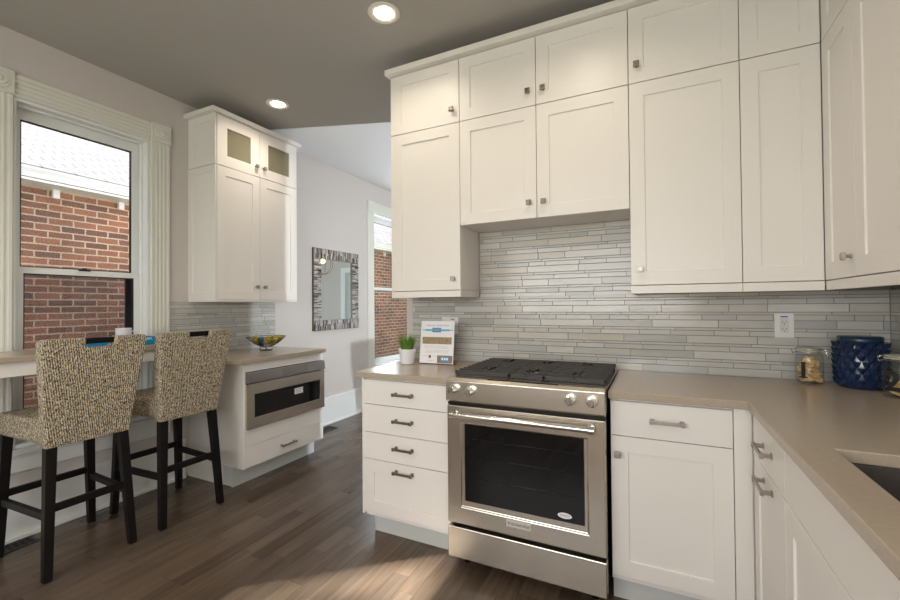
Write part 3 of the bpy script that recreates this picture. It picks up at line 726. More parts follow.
o = plate([(lb+.008, -.662), (-1.72, -.662), (-1.612, -.57), (-1.612, .268), (lb+.008, .268)], .8825, .914).build('countertop', QUARTZ, bevel=.003, loc=(-1.9, -.1, .8825))
tag(o, 'grey-brown countertop with a clipped corner over the microwave drawer', 'countertop')
# breakfast bar
r = thing('breakfast_bar', (-2.05, -1.7, .94), 'raised grey-brown breakfast bar ledge in front of the left window', 'bar counter')
plate([(XL+.027, -2.9), (-1.85, -2.9), (-1.85, -.664), (XL+.027, -.664)], 1.020, 1.050).build('bar_top', QUARTZ, r, bevel=.003)
mb = B(-1.895, -1.875, -2.9, -.668, .948, 1.0195); mb.box(XL+.03, -1.895, -.69, -.668, .948, 1.0195); mb.box(XL+.03, -1.895, -2.9, -2.878, .948, 1.0195); mb.box(XL+.027, XL+.045, -2.878, -.69, .948, 1.0195)
mb.build('apron', CABW, r, bevel=.001)
mb = B(-2.20, -1.90, -.672, -.664, .0, .01)

# ================================================================== STOOLS
def quadx(x0, x1, y0, y1, z): return [(x0, y0, z), (x1, y0, z), (x1, y1, z), (x0, y1, z)]
def stool(loc, label):
    r = thing('bar_stool', (0, 0, 0), label, 'stool', 'tweed bar stools at the breakfast bar')
    # seat cushion block
    mb = MB(); rows = [(.630, -.235, .17, .195, .175), (.655, -.248, .20, .205, .180), (.725, -.252, .20, .207, .182), (.748, -.240, .20, .198, .178)]
    loops = [[(a, -wf, z), (b, -wb, z), (b, wb, z), (a, wf, z)] for z, a, b, wf, wb in rows]
    vs = [p for L in loops for p in L]; fs = [(0, 1, 2, 3), (12, 13, 14, 15)]
    for k in range(3):
        for i in range(4): fs.append((k*4+i, k*4+(i+1) % 4, (k+1)*4+(i+1) % 4, (k+1)*4+i))
    mb.add(vs, fs); mb.build('seat', TWEED, r, bevel=.012, seg=3)
    # backrest: outline in y,z with top notch, lofted along the lean
    def bx_(z): return .212+.085*((z-.62)/.52)           # back plane leans away
    def wy(z): return .176+.050*((z-.62)/.52)
    zb, zt = .612, 1.137; nz = 1.088
    N0, N1 = -.052, .072; c = .012
    out = [(-wy(zb), zb), (wy(zb), zb), (wy(zt-.02), zt-.02), (wy(zt)-.015, zt), (N1+.008, zt), (N1, zt-.006), (N1, nz+c), (N1-c, nz), (N0+c, nz), (N0, nz+c), (N0, zt-.006), (N0-.008, zt), (-wy(zt)+.015, zt), (-wy(zt-.02), zt-.02)]
    # grid strips for a clean shape (convex pieces avoided: use ngon caps)
    n = len(out); t = .062
    vs = [(bx_(z), y, z) for y, z in out]+[(bx_(z)-t, y, z) for y, z in out]
    mb = MB().add(vs, [tuple(range(n)), tuple(range(n, 2*n))[::-1]]+[(i, (i+1) % n, n+(i+1) % n, n+i) for i in range(n)])
    bk = mb.build('backrest', TWEED, r, bevel=.008, seg=3)
    xz = bx_(1.115)-t/2
    mb = MB().hexa(quadx(xz-.016-.003, xz+.016-.003, N0-.01, N1+.01, 1.104), quadx(xz-.014+.002, xz+.016+.002, N0-.01, N1+.01, 1.134))
    mb.build('grab_bar', LEGW, bk, bevel=.003)
    # legs
    for sy in (-1, 1):
        for (fx, fy, tx, ty, s0, s1) in ((.235, .179, .185, .150, .034, .044), (-.235, .198, -.215, .175, .034, .044)):
            a = quadx(fx-s0/2, fx+s0/2, sy*fy-s0/2, sy*fy+s0/2, .006); b = quadx(tx-s1/2, tx+s1/2, sy*ty-s1/2, sy*ty+s1/2, .645)
            lg = MB().hexa(a, b).build('leg', LEGW, r, bevel=.002)
            MB().cyl((fx, sy*fy, 0), (fx, sy*fy, .0065), .009, n=12).build('foot_glide', mat('steel_glide', (.5, .5, .5), .4, 1.0), lg)
    def at(z, back):
        k = (z-.006)/.639
        return ((.235-.05*k, .179-.029*k) if back else (-.235+.02*k, .198-.023*k))
    for back in (True, False):
        x, y = at(.325, back); B(x-.011, x+.011, -y+.012, y-.012, .310, .345).build('stretcher', LEGW, r, bevel=.002)
    for s in (-1, 1):
        (xa, ya), (xb, yb) = at(.30, True), at(.30, False)
        MB().hexa([(xb+.01, s*yb-.011, .275), (xa-.01, s*ya-.011, .275), (xa-.01, s*ya+.011, .275), (xb+.01, s*yb+.011, .275)],
                  [(xb+.01, s*yb-.011, .310), (xa-.01, s*ya-.011, .310), (xa-.01, s*ya+.011, .310), (xb+.01, s*yb+.011, .310)]).build('stretcher', LEGW, r, bevel=.002)
    r.location = loc; return r
s1 = stool((-1.850, -1.414, 0), 'tweed bar stool with black legs in front, nearest the photo left edge')
s2 = copy_tree(s1); s2.location = (-1.842, -.906, 0); s2['label'] = 'tweed bar stool with black legs farther back, next to the microwave drawer'

# tray and mug on the bar
r = thing('serving_tray', (-2.05, -1.16, 1.05), 'bright blue serving tray on the breakfast bar behind the stools', 'tray')
tx0, tx1, ty0, ty1 = -2.17, -1.90, -1.42, -.93
mb = B(tx0+.008, tx1-.008, ty0+.008, ty1-.008, 1.0505, 1.058); mb.build('tray_base', BLUE, r, bevel=.001)
mb = MB()
for (a, b, c, d, hh) in ((tx0, tx0+.01, ty0, ty1, 1.082), (tx1-.01, tx1, ty0, ty1, 1.082)): mb.box(a, b, c, d, 1.0505, hh)
for yy in (ty0, ty1-.01):
    mb.box(tx0+.01, tx1-.01, yy, yy+.01, 1.0505, 1.070); mb.box(tx0+.01, tx0+.08, yy, yy+.01, 1.070, 1.088); mb.box(tx1-.08, tx1-.01, yy, yy+.01, 1.070, 1.088); mb.box(tx0+.01, tx1-.01, yy, yy+.01, 1.088, 1.098)
mb.build('tray_rim', BLUE, r, bevel=.002)
mx_, my_ = -2.03, -1.075
r = thing('mug', (mx_, my_, 1.058), 'white coffee mug standing on the blue tray', 'mug')
MB().lathe([(0, 0), (.034, 0), (.041, .006), (.042, .095), (.0425, .097), (.039, .097), (.038, .01), (0, .008)], (mx_, my_, 1.0585), 36).build('cup', PORC, r)
hd = Vector((.30, .95, 0)).normalized()
mb = MB(); pts = []
for i in range(13):
    t = -math.pi/2+math.pi*i/12; pts.append(Vector((mx_, my_, 1.107))+hd*(.0385+.030*math.cos(t))+Vector((0, 0, .028*math.sin(t))))
mb.tube(pts, .0048, 10).build('handle', PORC, r)

# ================================================================== WIRE BOWL AND BALLS
bcx, bcy, bz0 = -2.00, -.030, .914
r = thing('wire_bowl', (bcx, bcy, bz0), 'bronze wire bowl full of yellow, teal and tan balls on the microwave counter', 'bowl')
WIRE = mat('bronze_wire', (.20, .16, .12), .35, 1.0)
def brz(rr): return .028+.088*(rr/.155)**2.0
mb = MB()
mb.tube([(bcx+.155*math.cos(t), bcy+.155*math.sin(t), bz0+brz(.155)) for t in [2*math.pi*i/40 for i in range(40)]], .0028, 8, True)
for k in range(26):
    for sgn in (1, -1):
        a0 = 2*math.pi*k/26; pts = []
        for i in range(9):
            rr = .035+.12*i/8; t = a0+sgn*.55*i/8; pts.append((bcx+rr*math.cos(t), bcy+rr*math.sin(t), bz0+brz(rr)))
        mb.tube(pts, .0013, 5)
mb.tube([(bcx+.035*math.cos(t), bcy+.035*math.sin(t), bz0+brz(.035)) for t in [2*math.pi*i/20 for i in range(20)]], .002, 6, True)
mb.build('wire_body', WIRE, r)
mb = MB().tube([(bcx+.045*math.cos(t), bcy+.045*math.sin(t), bz0+.003) for t in [2*math.pi*i/24 for i in range(24)]], .0025, 8, True)
for k in range(4):
    t = math.pi/4+k*math.pi/2; mb.tube([(bcx+.045*math.cos(t), bcy+.045*math.sin(t), bz0+.003), (bcx+.045*math.cos(t), bcy+.045*math.sin(t), bz0+brz(.045))], .002, 6)
mb.build('foot_ring', WIRE, r)
bcols = {'yellow': mat('yellow_ball', (.55, .42, .03), .45, noise=(40, .25)), 'teal': mat('teal_ball', (.01, .12, .17), .3, noise=(40, .3)), 'tan': mat('tan_ball', (.50, .35, .16), .5, noise=(40, .2)), 'green': mat('green_ball', (.28, .33, .03), .45, noise=(40, .2)), 'black': mat('black_ball', (.02, .03, .04), .3)}
spots = [(0, -.045, 0, 'teal'), (.05, -.045, 0, 'tan'), (-.05, -.05, 0, 'yellow'), (.095, .01, 0, 'yellow'), (0, .05, 0, 'yellow'), (.055, .055, 0, 'black'), (-.055, .04, 0, 'teal'), (-.10, -.01, 0, 'yellow'), (.06, .003, 1, 'teal'), (.01, -.002, 1, 'yellow'), (-.045, -.008, 1, 'teal'), (.085, .06, 1, 'green'), (.09, -.045, 1, 'yellow'), (.035, -.085, 1, 'teal'), (-.02, -.09, 1, 'yellow'), (.02, .085, 1, 'tan')]
bm_ = bmesh.new(); bmesh.ops.create_uvsphere(bm_, u_segments=20, v_segments=12, radius=.026)
base_me = {}
for k, v in bcols.items():
    me = bpy.data.meshes.new('decorative_ball'); bm_.to_mesh(me); me.materials.append(v)
    for p in me.polygons: p.use_smooth = True
    base_me[k] = me
bm_.free()
for (dx, dy, lv, c) in spots:
    o = bpy.data.objects.new('decorative_ball', base_me[c]); COL.objects.link(o)
    rr = math.hypot(dx, dy); o.location = (bcx+dx, bcy+dy, bz0+brz(rr+.012)+.026+(.024 if lv and rr < .07 else .002 if lv else 0))
    tag(o, {'yellow': 'small mustard yellow ball lying in the wire bowl', 'teal': 'small dark teal ball lying in the wire bowl', 'tan': 'small tan ball lying in the wire bowl', 'green': 'small olive green ball at the right side of the wire bowl', 'black': 'small black ball lying in the middle of the wire bowl'}[c], 'ball', {'yellow': 'yellow balls in the bowl', 'teal': 'teal balls in the bowl', 'tan': 'tan balls in the bowl'}.get(c))

# ================================================================== MIRROR
r = thing('wall_mirror', (XL, 1.155, 1.02), 'rectangular mirror framed in silvered mosaic on the far wall', 'mirror')
my0, my1, mz0, mz1 = .768, 1.500, 1.022, 1.902; fwid = .112
Fmr = Fr((XL, 0, 0), (0, 1, 0), (1, 0, 0))
shaker_mb(Fmr, my0, my1, mz0, mz1, t=.022, rail=fwid, hole=True, n0=.001).build('frame', mat('bronze_frame', (.16, .13, .10), .4, .8), r, bevel=.001)
Fmr.box(MB(), my0+fwid-.004, my1-fwid+.004, mz0+fwid-.004, mz1-fwid+.004, .008, .012).build('mirror_glass', MIRR, r)
rnd = random.Random(4); mb = MB()
def mosaic(mb, u0, u1, v0, v1, horiz):
    # two rows of short slats across the band
    nrow = 3
    if horiz:
        u = u0
        while u < u1-.004:
            wv = rnd.uniform(.009, .016); e = min(u+wv, u1); hh = (v1-v0)/1
            cut = v0+hh*rnd.uniform(.3, .7)
            Fmr.box(mb, u+.001, e-.001, v0+.003, cut-.0015, .022, .027+rnd.random()*.004); Fmr.box(mb, u+.001, e-.001, cut, v1-.003, .022, .027+rnd.random()*.004); u = e
    else:
        v = v0
        while v < v1-.004:
            wv = rnd.uniform(.010, .017); e = min(v+wv, v1)
            cut = u0+(u1-u0)*rnd.uniform(.3, .7)
            Fmr.box(mb, u0+.003, cut-.0015, v+.001, e-.001, .022, .027+rnd.random()*.004); Fmr.box(mb, cut, u1-.003, v+.001, e-.001, .022, .027+rnd.random()*.004); v = e
mosaic(mb, my0, my1, mz1-fwid, mz1, True); mosaic(mb, my0, my1, mz0, mz0+fwid, True)
mosaic(mb, my0, my0+fwid, mz0+fwid, mz1-fwid, False); mosaic(mb, my1-fwid, my1, mz0+fwid, mz1-fwid, False)
mb.build('mosaic_border', MOSA, r)

# ================================================================== OUTLETS, FLYER, PLANT
def outlet(label, x0, x1, z0, z1, dx=0):
    r = thing('outlet', ((x0+x1)/2, 0, z0), label, 'outlet')
    FB.box(MB(), x0, x1, z0, z1, .0072, .0125).build('plate', WHITEP, r, bevel=.0015)
    c = (x0+x1)/2+dx; zc = (z0+z1)/2
    s = FB.box(MB(), c-.0165, c+.0165, zc-.034, zc+.034, .0125, .0145).build('socket', mat('socket_white', (.70, .69, .67), .3), r, bevel=.001)
    mb = MB()
    for zz in (zc+.016, zc-.019):
        FB.box(mb, c-.0075, c-.0055, zz-.002, zz+.006, .0144, .01475); FB.box(mb, c+.0055, c+.0075, zz-.002, zz+.006, .0144, .01475); mb.cyl(FB.p(c, zz-.009, .0144), FB.p(c, zz-.009, .01475), .0025, n=12)
    mb.build('slot', DARK, s)
    FB.box(MB(), c-.014, c+.014, zc+.039, zc+.045, .0125, .0128).build('label_strip', mat('blue_label', (.02, .12, .42), .5), r)
outlet('white wall outlet with blue label strip between range and glass jar', 1.480, 1.556, 1.112, 1.230)
outlet('wide white outlet plate partly behind the upright flyer', -.337, -.217, 1.090, 1.203, .02)

r = thing('flyer_stand', (-.29, -.19, .914), 'upright clear stand with a printed real estate flyer on the left counter', 'flyer')
ang = math.radians(8); uu = Vector((math.cos(math.radians(3)), math.sin(math.radians(3)), 0))
class FrT(Fr):
    def __init__(s, o, u, n, v): s.o = Vector(o); s.u = Vector(u); s.n = Vector(n); s.v = Vector(v)
nn = Vector((uu.y, -uu.x, 0)); vv = Vector((0, 0, 1))*math.cos(ang)-nn*math.sin(ang); n2 = nn*math.cos(ang)+Vector((0, 0, 1))*math.sin(ang)
FF = FrT((-.390, -.235, .9155), uu, n2, vv); FW, FH = .236, .272
ACR = glass('clear_acrylic', (.96, .97, .98), .2, .02)
FF.box(MB(), 0, FW, 0, FH, -.004, -.0015).build('acrylic_back', ACR, r)
mb = MB().hexa([FF.p(0, .001, -.0015), FF.p(FW, .001, -.0015), FF.p(FW, .001, .002), FF.p(0, .001, .002)], [FF.p(0, .004, -.0015), FF.p(FW, .004, -.0015), FF.p(FW, .004, .002), FF.p(0, .004, .002)]); mb.box(-.386, -.156, -.225, -.155, .9145, .917)
mb.build('acrylic_foot', ACR, r)
pg = FF.box(MB(), .003, FW-.003, .005, FH-.002, -.0012, 0).build('printed_sheet', mat('paper', (.82, .82, .84), .5), r)
text_obj('headline', 'Welcome to Your New Home', .013, FF, FW/2, FH-.030, .0002, mat('ink_grey', (.18, .18, .2), .6), pg, .0001, w=.15)
FF.box(MB(), .012, FW-.012, .2085, .2160, .0001, .0004).build('blue_band', mat('print_pale_blue', (.22, .60, .74), .5), pg)
FF.box(MB(), .035, FW-.035, .2060, .2180, .0004, .0006).build('blue_band', mat('print_sky_blue', (.08, .48, .68), .5), pg)
mb = MB(); cu, cv = FW/2-.005, .2125; mb2 = MB()
for (a, b) in ((-.03, -.008), (-.011, .011), (.008, .03)): FF.box(mb, cu+a, cu+b, cv-.014, cv+.014, .0007, .0011)
lg_ = mb.build('emblem', mat('print_deep_blue', (.01, .16, .42), .5), pg)
for s in (-1, 0, 1):
    mb2.tube([FF.p(cu+s*.018+.0075*math.cos(t), cv+.008*math.sin(t), .0014) for t in [2*math.pi*i/16 for i in range(16)]], .0012, 5, True)
mb2.build('emblem_loops', mat('print_white_blue', (.65, .80, .88), .5), lg_)
ph = FF.box(MB(), .018, FW-.018, .125, .168, .0001, .0005).build('photo_strip', mat('print_photo', (.33, .24, .13), .6, noise=(55, .75)), pg)
mb = MB(); rnd = random.Random(8)
for z in (.113, .106, .099, .085, .078, .071): FF.box(mb, .03+rnd.random()*.01, FW-.03-rnd.random()*.02, z-.0008, z+.0008, .0001, .0003)
for (u0, u1, z) in ((.025, .055, .05), (.095, .12, .05), (.06, .10, .024), (.06, .095, .019)): FF.box(mb, u0, u1, z-.001, z+.001, .0001, .0003)
mb.build('text_lines', mat('ink_pale', (.50, .50, .50), .6), pg)
FF.box(MB(), .066, .082, .037, .055, .0001, .0004).build('small_photo', mat('print_red_brown', (.28, .07, .05), .6, noise=(90, .5)), pg)
cd = FF.box(MB(), .125, FW-.008, .008, .055, .0003, .001).build('business_card', mat('card_brown', (.28, .15, .08), .5, noise=(60, .3)), pg)
FF.box(MB(), .148, FW-.030, .017, .048, .001, .0013).build('card_panel', mat('print_sky_blue2', (.03, .30, .50), .5), cd)
mb = MB()
for (a, b) in ((.155, .167), (.171, .183), (.187, .199)): FF.box(mb, a, b, .027, .041, .0013, .0015)
mb.build('card_lettering', mat('print_white', (.75, .8, .82), .5), cd)

pc = (-.454, -.268, .914)
r = thing('potted_grass', pc, 'small artificial grass plant in a white ribbed pot beside the flyer', 'plant')
pr_ = [(0, 0), (.039, 0), (.043, .004)]
for i in range(7): z = .010+i*.010; q = .043+.010*z/.09; pr_ += [(q, z), (q+.0012, z+.003), (q+.0012, z+.006), (q, z+.009)]
pr_ += [(.0545, .086), (.0545, .094), (.049, .094), (.047, .080), (0, .080)]
MB().lathe(pr_, pc, 40).build('pot', mat('white_ceramic', (.80, .80, .82), .35), r)
MB().lathe([(0, .081), (.0465, .081), (.0465, .0795), (0, .0795)], pc, 24).build('soil', mat('soil', (.04, .03, .02), .9), r)
mb = MB(); rnd = random.Random(3)
for i in range(210):
    t = rnd.random()*2*math.pi; q = rnd.random()**.6*.040; L = rnd.uniform(.07, .125); lean = rnd.uniform(.1, .8)*(q/.040+.25); az = t+rnd.uniform(-.5, .5)
    p = Vector((pc[0]+q*math.cos(t), pc[1]+q*math.sin(t), pc[2]+.081)); side = Vector((-math.sin(az), math.cos(az), 0)); o_ = Vector((math.cos(az), math.sin(az), 0))
    pts = []; n = 5
    for k in range(n):
        f = k/(n-1); c = p+Vector((0, 0, 1))*L*f*(1-.25*lean*f)+o_*L*lean*f*f*.9; wd_ = .0026*(1-f)**.6+.0002
        pts += [c-side*wd_, c+side*wd_]
    mb.add(pts, [(2*k, 2*k+1, 2*k+3, 2*k+2) for k in range(n-1)], True)
o = mb.build('grass_blades', mat('grass_green', (.13, .28, .03), .5, noise=(30, .5)), r); 

# ================================================================== JARS AND CROCK
COOK = mat('cookie_dough', (.74, .50, .24), .8, noise=(60, .22), bump=(120, .6))
RUB = mat('orange_gasket', (.60, .50, .32), .5)
INK = mat('black_numeral', (.01, .01, .01), .5)
cam_xy = Vector((.953, -2.536, 0))
def jar(c, R, H, num, label, lidh=.0):
    r = thing('glass_jar', c, label, 'jar', None)
    prof = [(0, .0), (R*.86, .0), (R*.97, .006), (R, .016), (R, H*.70), (R*.95, H*.80), (R*.84, H*.86), (R*.84, H*.90), (R*.80, H*.90), (R*.80, H*.86), (R*.91, H*.79), (R*.96, H*.69), (R*.96, .018), (R*.9, .008), (0, .006)]
    MB().lathe(prof, c, 40).build('jar_body', JARG, r)
    z = c[2]+H*.90
    MB().lathe([(R*.72, 0), (R*.88, 0), (R*.88, .004), (R*.72, .004)], (c[0], c[1], z), 36, close=True).build('rubber_seal', RUB, r)
    lid = MB().lathe([(0, .016), (R*.5, .018), (R*.82, .014), (R*.89, .010), (R*.89, .004), (R*.72, .004), (R*.6, .012), (0, .012)], (c[0], c[1], z), 36).build('lid', mat('lid_glass', (.55, .56, .52), .12, 0, Alpha=.75), r)
    # wire bail: ring, side loops, latch
    v = (cam_xy-Vector((c[0], c[1], 0))); v.z = 0; v.normalize(); sd = Vector((v.y, -v.x, 0)); sd = -sd
    mb = MB()
    for zz, rr in ((z-.006, R*.87), (z+.009, R*.905)): mb.tube([(c[0]+rr*math.cos(t), c[1]+rr*math.sin(t), zz) for t in [2*math.pi*i/36 for i in range(36)]], .0012, 6, True)
    C = Vector((c[0], c[1], 0))
    for s in (-1, 1):
        for o2 in (-.012, .012):
            mb.tube([C+sd*s*R*.86+v*o2+Vector((0, 0, z-.006)), C+sd*s*(R*.86+.014)+v*o2+Vector((0, 0, z-.012)), C+sd*s*(R*.86+.017)+v*o2+Vector((0, 0, z+.004)), C+sd*s*R*.88+v*o2+Vector((0, 0, z+.011))], .0013, 6)
        mb.tube([C+sd*s*(R*.86+.016)-v*.012+Vector((0, 0, z)), C+sd*s*(R*.86+.016)+v*.012+Vector((0, 0, z))], .0013, 6)
    p = C+sd*(R*.86+.016); mb.tube([p-v*.010+Vector((0, 0, z)), p-v*.010+sd*.006+Vector((0, 0, z-.035)), p+v*.010+sd*.006+Vector((0, 0, z-.035)), p+v*.010+Vector((0, 0, z))], .0013, 6)
    mb.build('wire_bail', CHROME, r)
    # numeral wrapped on the glass
    cu_ = bpy.data.curves.new('t', 'FONT'); cu_.body = num[0]; cu_.size = num[1]; cu_.align_x = 'CENTER'; cu_.extrude = .0003; cu_.offset = num[1]*.03
    t = bpy.data.objects.new('t', cu_); COL.objects.link(t); dg = bpy.context.evaluated_depsgraph_get()
    me = bpy.data.meshes.new_from_object(t.evaluated_get(dg)); bpy.data.objects.remove(t)
    th0 = math.atan2(v.y, v.x)+num[3]
    for a in me.vertices:
        th = th0+a.co.x/R*num[4]; rr = R+.0006+a.co.z
        a.co = Vector((rr*math.cos(th), rr*math.sin(th), num[2]+a.co.y))
    me.materials.clear(); me.materials.append(INK); o = bpy.data.objects.new('numeral', me); COL.objects.link(o); o.parent = r
    if num[0] == '1':
        mb = MB()
        for zz in (num[2]+.001, num[2]+num[1]*.69):
            for k in range(6):
                w_ = .016 if zz < num[2]+.01 else .010
                ta, tb = th0-w_/R+2*w_/R*k/6, th0-w_/R+2*w_/R*(k+1)/6
                q = R+.0009; mb.hexa([(c[0]+q*math.cos(ta), c[1]+q*math.sin(ta), c[2]+zz-.003), (c[0]+q*math.cos(tb), c[1]+q*math.sin(tb), c[2]+zz-.003), (c[0]+(q+.0005)*math.cos(tb), c[1]+(q+.0005)*math.sin(tb), c[2]+zz-.003), (c[0]+(q+.0005)*math.cos(ta), c[1]+(q+.0005)*math.sin(ta), c[2]+zz-.003)],
                    [(c[0]+q*math.cos(ta), c[1]+q*math.sin(ta), c[2]+zz+.003), (c[0]+q*math.cos(tb), c[1]+q*math.sin(tb), c[2]+zz+.003), (c[0]+(q+.0005)*math.cos(tb), c[1]+(q+.0005)*math.sin(tb), c[2]+zz+.003), (c[0]+(q+.0005)*math.cos(ta), c[1]+(q+.0005)*math.sin(ta), c[2]+zz+.003)])
        mb.build('numeral_serif', INK, r)
    return r
j1 = (1.582, -.120, .9142); j2 = (1.806, -.335, .9142)
jar(j1, .051, .164, ('1', .095, .032, -.42, 1), 'clip-top glass jar marked 1, tall pile of cookies inside, left of the blue crock')
jar(j2, .0575, .164, ('2', .105, .030, -.50, 1), 'clip-top glass jar marked 2 at the right edge, in front of the blue crock')
# a folded cookie, as a curled disc
def cookie_mesh(seed, fold):
    rnd = random.Random(seed); n, m = 16, 5; R = .019; vs = []; fs = []
    for side in (1, -1):
        for i in range(m+1):
            q = i/m
            for k in range(n):
                t = 2*math.pi*k/n; rr = R*q*(1+.10*math.sin(3*t+seed)); x, y = rr*math.cos(t), rr*math.sin(t)
                thick = .0055*math.sqrt(max(0, 1-q*q))+.0008
                z = side*thick+fold*(y*y)/R+.0012*math.sin(5*t+seed*2)*q
                vs.append((x, y, z))
    for s in (0, 1):
        o = s*(m+1)*n
        for i in range(m):
            for k in range(n): fs.append((o+i*n+k, o+i*n+(k+1) % n, o+(i+1)*n+(k+1) % n, o+(i+1)*n+k))
    for k in range(n): a = m*n+k; b = m*n+(k+1) % n; fs.append((a, b, b+(m+1)*n, a+(m+1)*n))
    me = bpy.data.meshes.new('cookie'); me.from_pydata(vs, [], fs)
    bm = bmesh.new(); bm.from_mesh(me); bmesh.ops.remove_doubles(bm, verts=bm.verts, dist=1e-5); bmesh.ops.recalc_face_normals(bm, faces=bm.faces)
    for f in bm.faces: f.smooth = True
    bm.to_mesh(me); bm.free(); me.materials.append(COOK); return me
cms = [cookie_mesh(i, .5+.25*i) for i in range(3)]
rnd = random.Random(21)
def cookies(c, R, levels, group, label):
    z = c[2]+.018
    for (n, rad, sc_) in levels:
        for k in range(n):
            t = 2*math.pi*(k+rnd.random()*.3)/max(n, 1)+z*40; o = bpy.data.objects.new('cookie', rnd.choice(cms)); COL.objects.link(o)
            o.location = (c[0]+rad*math.cos(t), c[1]+rad*math.sin(t), z+rnd.uniform(-.001, .003)); o.rotation_euler = (rnd.uniform(-.5, .5), rnd.uniform(-.5, .5), rnd.random()*6.28); o.scale = (sc_,)*3
            tag(o, label, 'cookie', group)
        z += .0155
cookies(j1, .046, [(4, .025, 1.08), (4, .025, 1.08), (4, .024, 1.08), (4, .022, 1), (3, .018, 1), (2, .010, .95), (1, .004, .9)], 'cookies in the jar marked 1', 'golden cookie piled inside the glass jar marked 1')
cookies(j2, .050, [(5, .024, .95), (5, .024, .95), (3, .016, .95)], 'cookies in the jar marked 2', 'golden cookie lying inside the glass jar marked 2')

cc = (1.748, -.145, .9142)
r = thing('ceramic_crock', cc, 'large navy ceramic crock covered in faceted scales between the two jars', 'canister')
prof = [(0, 0), (.070, 0), (.076, .008), (.082, .03), (.084, .185), (.080, .190), (.074, .188), (.074, .02), (0, .016)]
MB().lathe(prof, cc, 48).build('body', NAVY, r)
mb = MB(); rows = 7; colsn = 17
for j in range(rows):
    z0 = .012+j*.0262; Rr = .0755+.0035*min(1, j/3)
    for k in range(colsn):
        t = 2*math.pi*(k+.5*(j % 2))/colsn; e = Vector((math.cos(t), math.sin(t), 0)); s = Vector((-math.sin(t), math.cos(t), 0)); u_ = Vector((0, 0, 1)); C = Vector(cc)+e*Rr+u_*z0
        hw = math.pi*Rr/colsn*1.02
        bl, br_, tl, tr = C-s*hw*.55, C+s*hw*.55, C-s*hw+u_*.027, C+s*hw+u_*.027
        top = C+e*.0155+u_*.0275; mid = C+e*.010+u_*.004; tl2 = tl+e*.007; tr2 = tr+e*.007; bk_ = C-e*.004+u_*.026
        mb.add([bl, br_, tl2, tr2, top, mid, bk_], [(0, 5, 4, 2), (5, 1, 3, 4), (2, 4, 6), (4, 3, 6), (0, 1, 5)])
mb.build('scale_relief', NAVY, r)
MB().lathe([(0, .220), (.070, .220), (.074, .216), (.074, .193), (.072, .1905), (0, .1905)], cc, 48).build('lid', NAVYL, r)

# ================================================================== DOWNLIGHTS
LENS = emit('lamp_lens', (1, .86, .66), 14); LT2 = mat('lamp_trim', (.75, .72, .67), .5)
names = ['round recessed ceiling light nearest the photo centre, left of the crown board', 'round recessed ceiling light in front of the glazed cabinet']
for i, (x, y) in enumerate(DOWN):
    r = thing('recessed_light', (x, y, ZC), names[i] if i < 2 else 'recessed ceiling light outside the view behind the camera', 'ceiling light', None if i < 2 else 'ceiling lights behind the camera')
    MB().lathe([(.050, -.002), (.078, -.006), (.086, -.003), (.086, -.0005), (.050, -.0005)], (x, y, ZC), 40, close=True).build('trim_ring', LT2, r)
    MB().lathe([(0, -.0045), (.0495, -.0035), (.0495, -.001), (0, -.001)], (x, y, ZC), 32).build('lens', LENS, r)
    l = light('lamp_glow', 'SPOT', (x, y, ZC-.02), [16, 20, 16, 22, 26, 26][i], (1, .85, .68), spot_size=math.radians(150), spot_blend=.9, shadow_soft_size=.05)
    l.parent = r; l.location = (0, 0, -.02)

# ================================================================== FLOOR REGISTERS
def register(label, x0, x1, y0, y1):
    r = thing('floor_register', ((x0+x1)/2, (y0+y1)/2, 0), label, 'vent'); m = mat('black_iron_register', (.015, .013, .012), .45)
    mb = B(x0, x1, y0, y0+.018, .0002, .005); mb.box(x0, x1, y1-.018, y1, .0002, .005); mb.box(x0, x0+.018, y0+.018, y1-.018, .0002, .005); mb.box(x1-.018, x1, y0+.018, y1-.018, .0002, .005); mb.build('frame', m, r, bevel=.001)
    mb = MB(); n = 8
    for i in range(n):
        y = y0+.02+(y1-y0-.04)*(i+.5)/n; mb.box(x0+.018, x1-.018, y-.004, y+.004, .0006, .004)
    for k in (1, 2, 3): xx = x0+(x1-x0)*k/4; mb.box(xx-.003, xx+.003, y0+.018, y1-.018, .0006, .0045)
    mb.build('grille', m, r)
    B(x0+.018, x1-.018, y0+.018, y1-.018, .0001, .0005).build('duct', DARK, r)
register('black floor register under the breakfast bar at the photo left edge', -2.22, -2.11, -1.71, -1.44)
register('black floor register by the baseboard beyond the microwave cabinet', -2.19, -2.06, .66, .93)

# ================================================================== NEXT ROOM (seen past the wall end and in the mirror)
light('strobe_next_room', 'POINT', (1.0, 1.13, 1.30), 155, (.86, .93, 1), shadow_soft_size=.03)
r = thing('dining_chair', (-.90, 1.44, 0), 'upholstered dining chair in the next room, seen only as a shadow on the far wall', 'chair')
F_ = mat('grey_upholstery', (.3, .28, .25), .9)
MB().hexa([(-.93, 1.335, .46), (-.87, 1.335, .46), (-.87, 1.62, .46), (-.93, 1.62, .46)], [(-.93, 1.272, 1.035), (-.87, 1.272, 1.035), (-.87, 1.67, 1.06), (-.93, 1.67, 1.06)]).build('backrest', F_, r, bevel=.02, seg=3)
B(-.92, -.44, 1.25, 1.68, .38, .48).build('seat', F_, r, bevel=.02, seg=3)
for x in (-.90, -.47):
    for y in (1.28, 1.65): B(x-.02, x+.02, y-.02, y+.02, 0, .38).build('leg', LEGW, r)
px_, py_, pz_ = -.52, 2.78, 1.98
r = thing('pendant_light', (px_, py_, ZC), 'ring pendant lamp of the next room, seen reflected in the mirror', 'lamp')
MB().tube([(px_, py_, ZC), (px_, py_, pz_+.17)], .004, 8).build('cord', GASK, r)
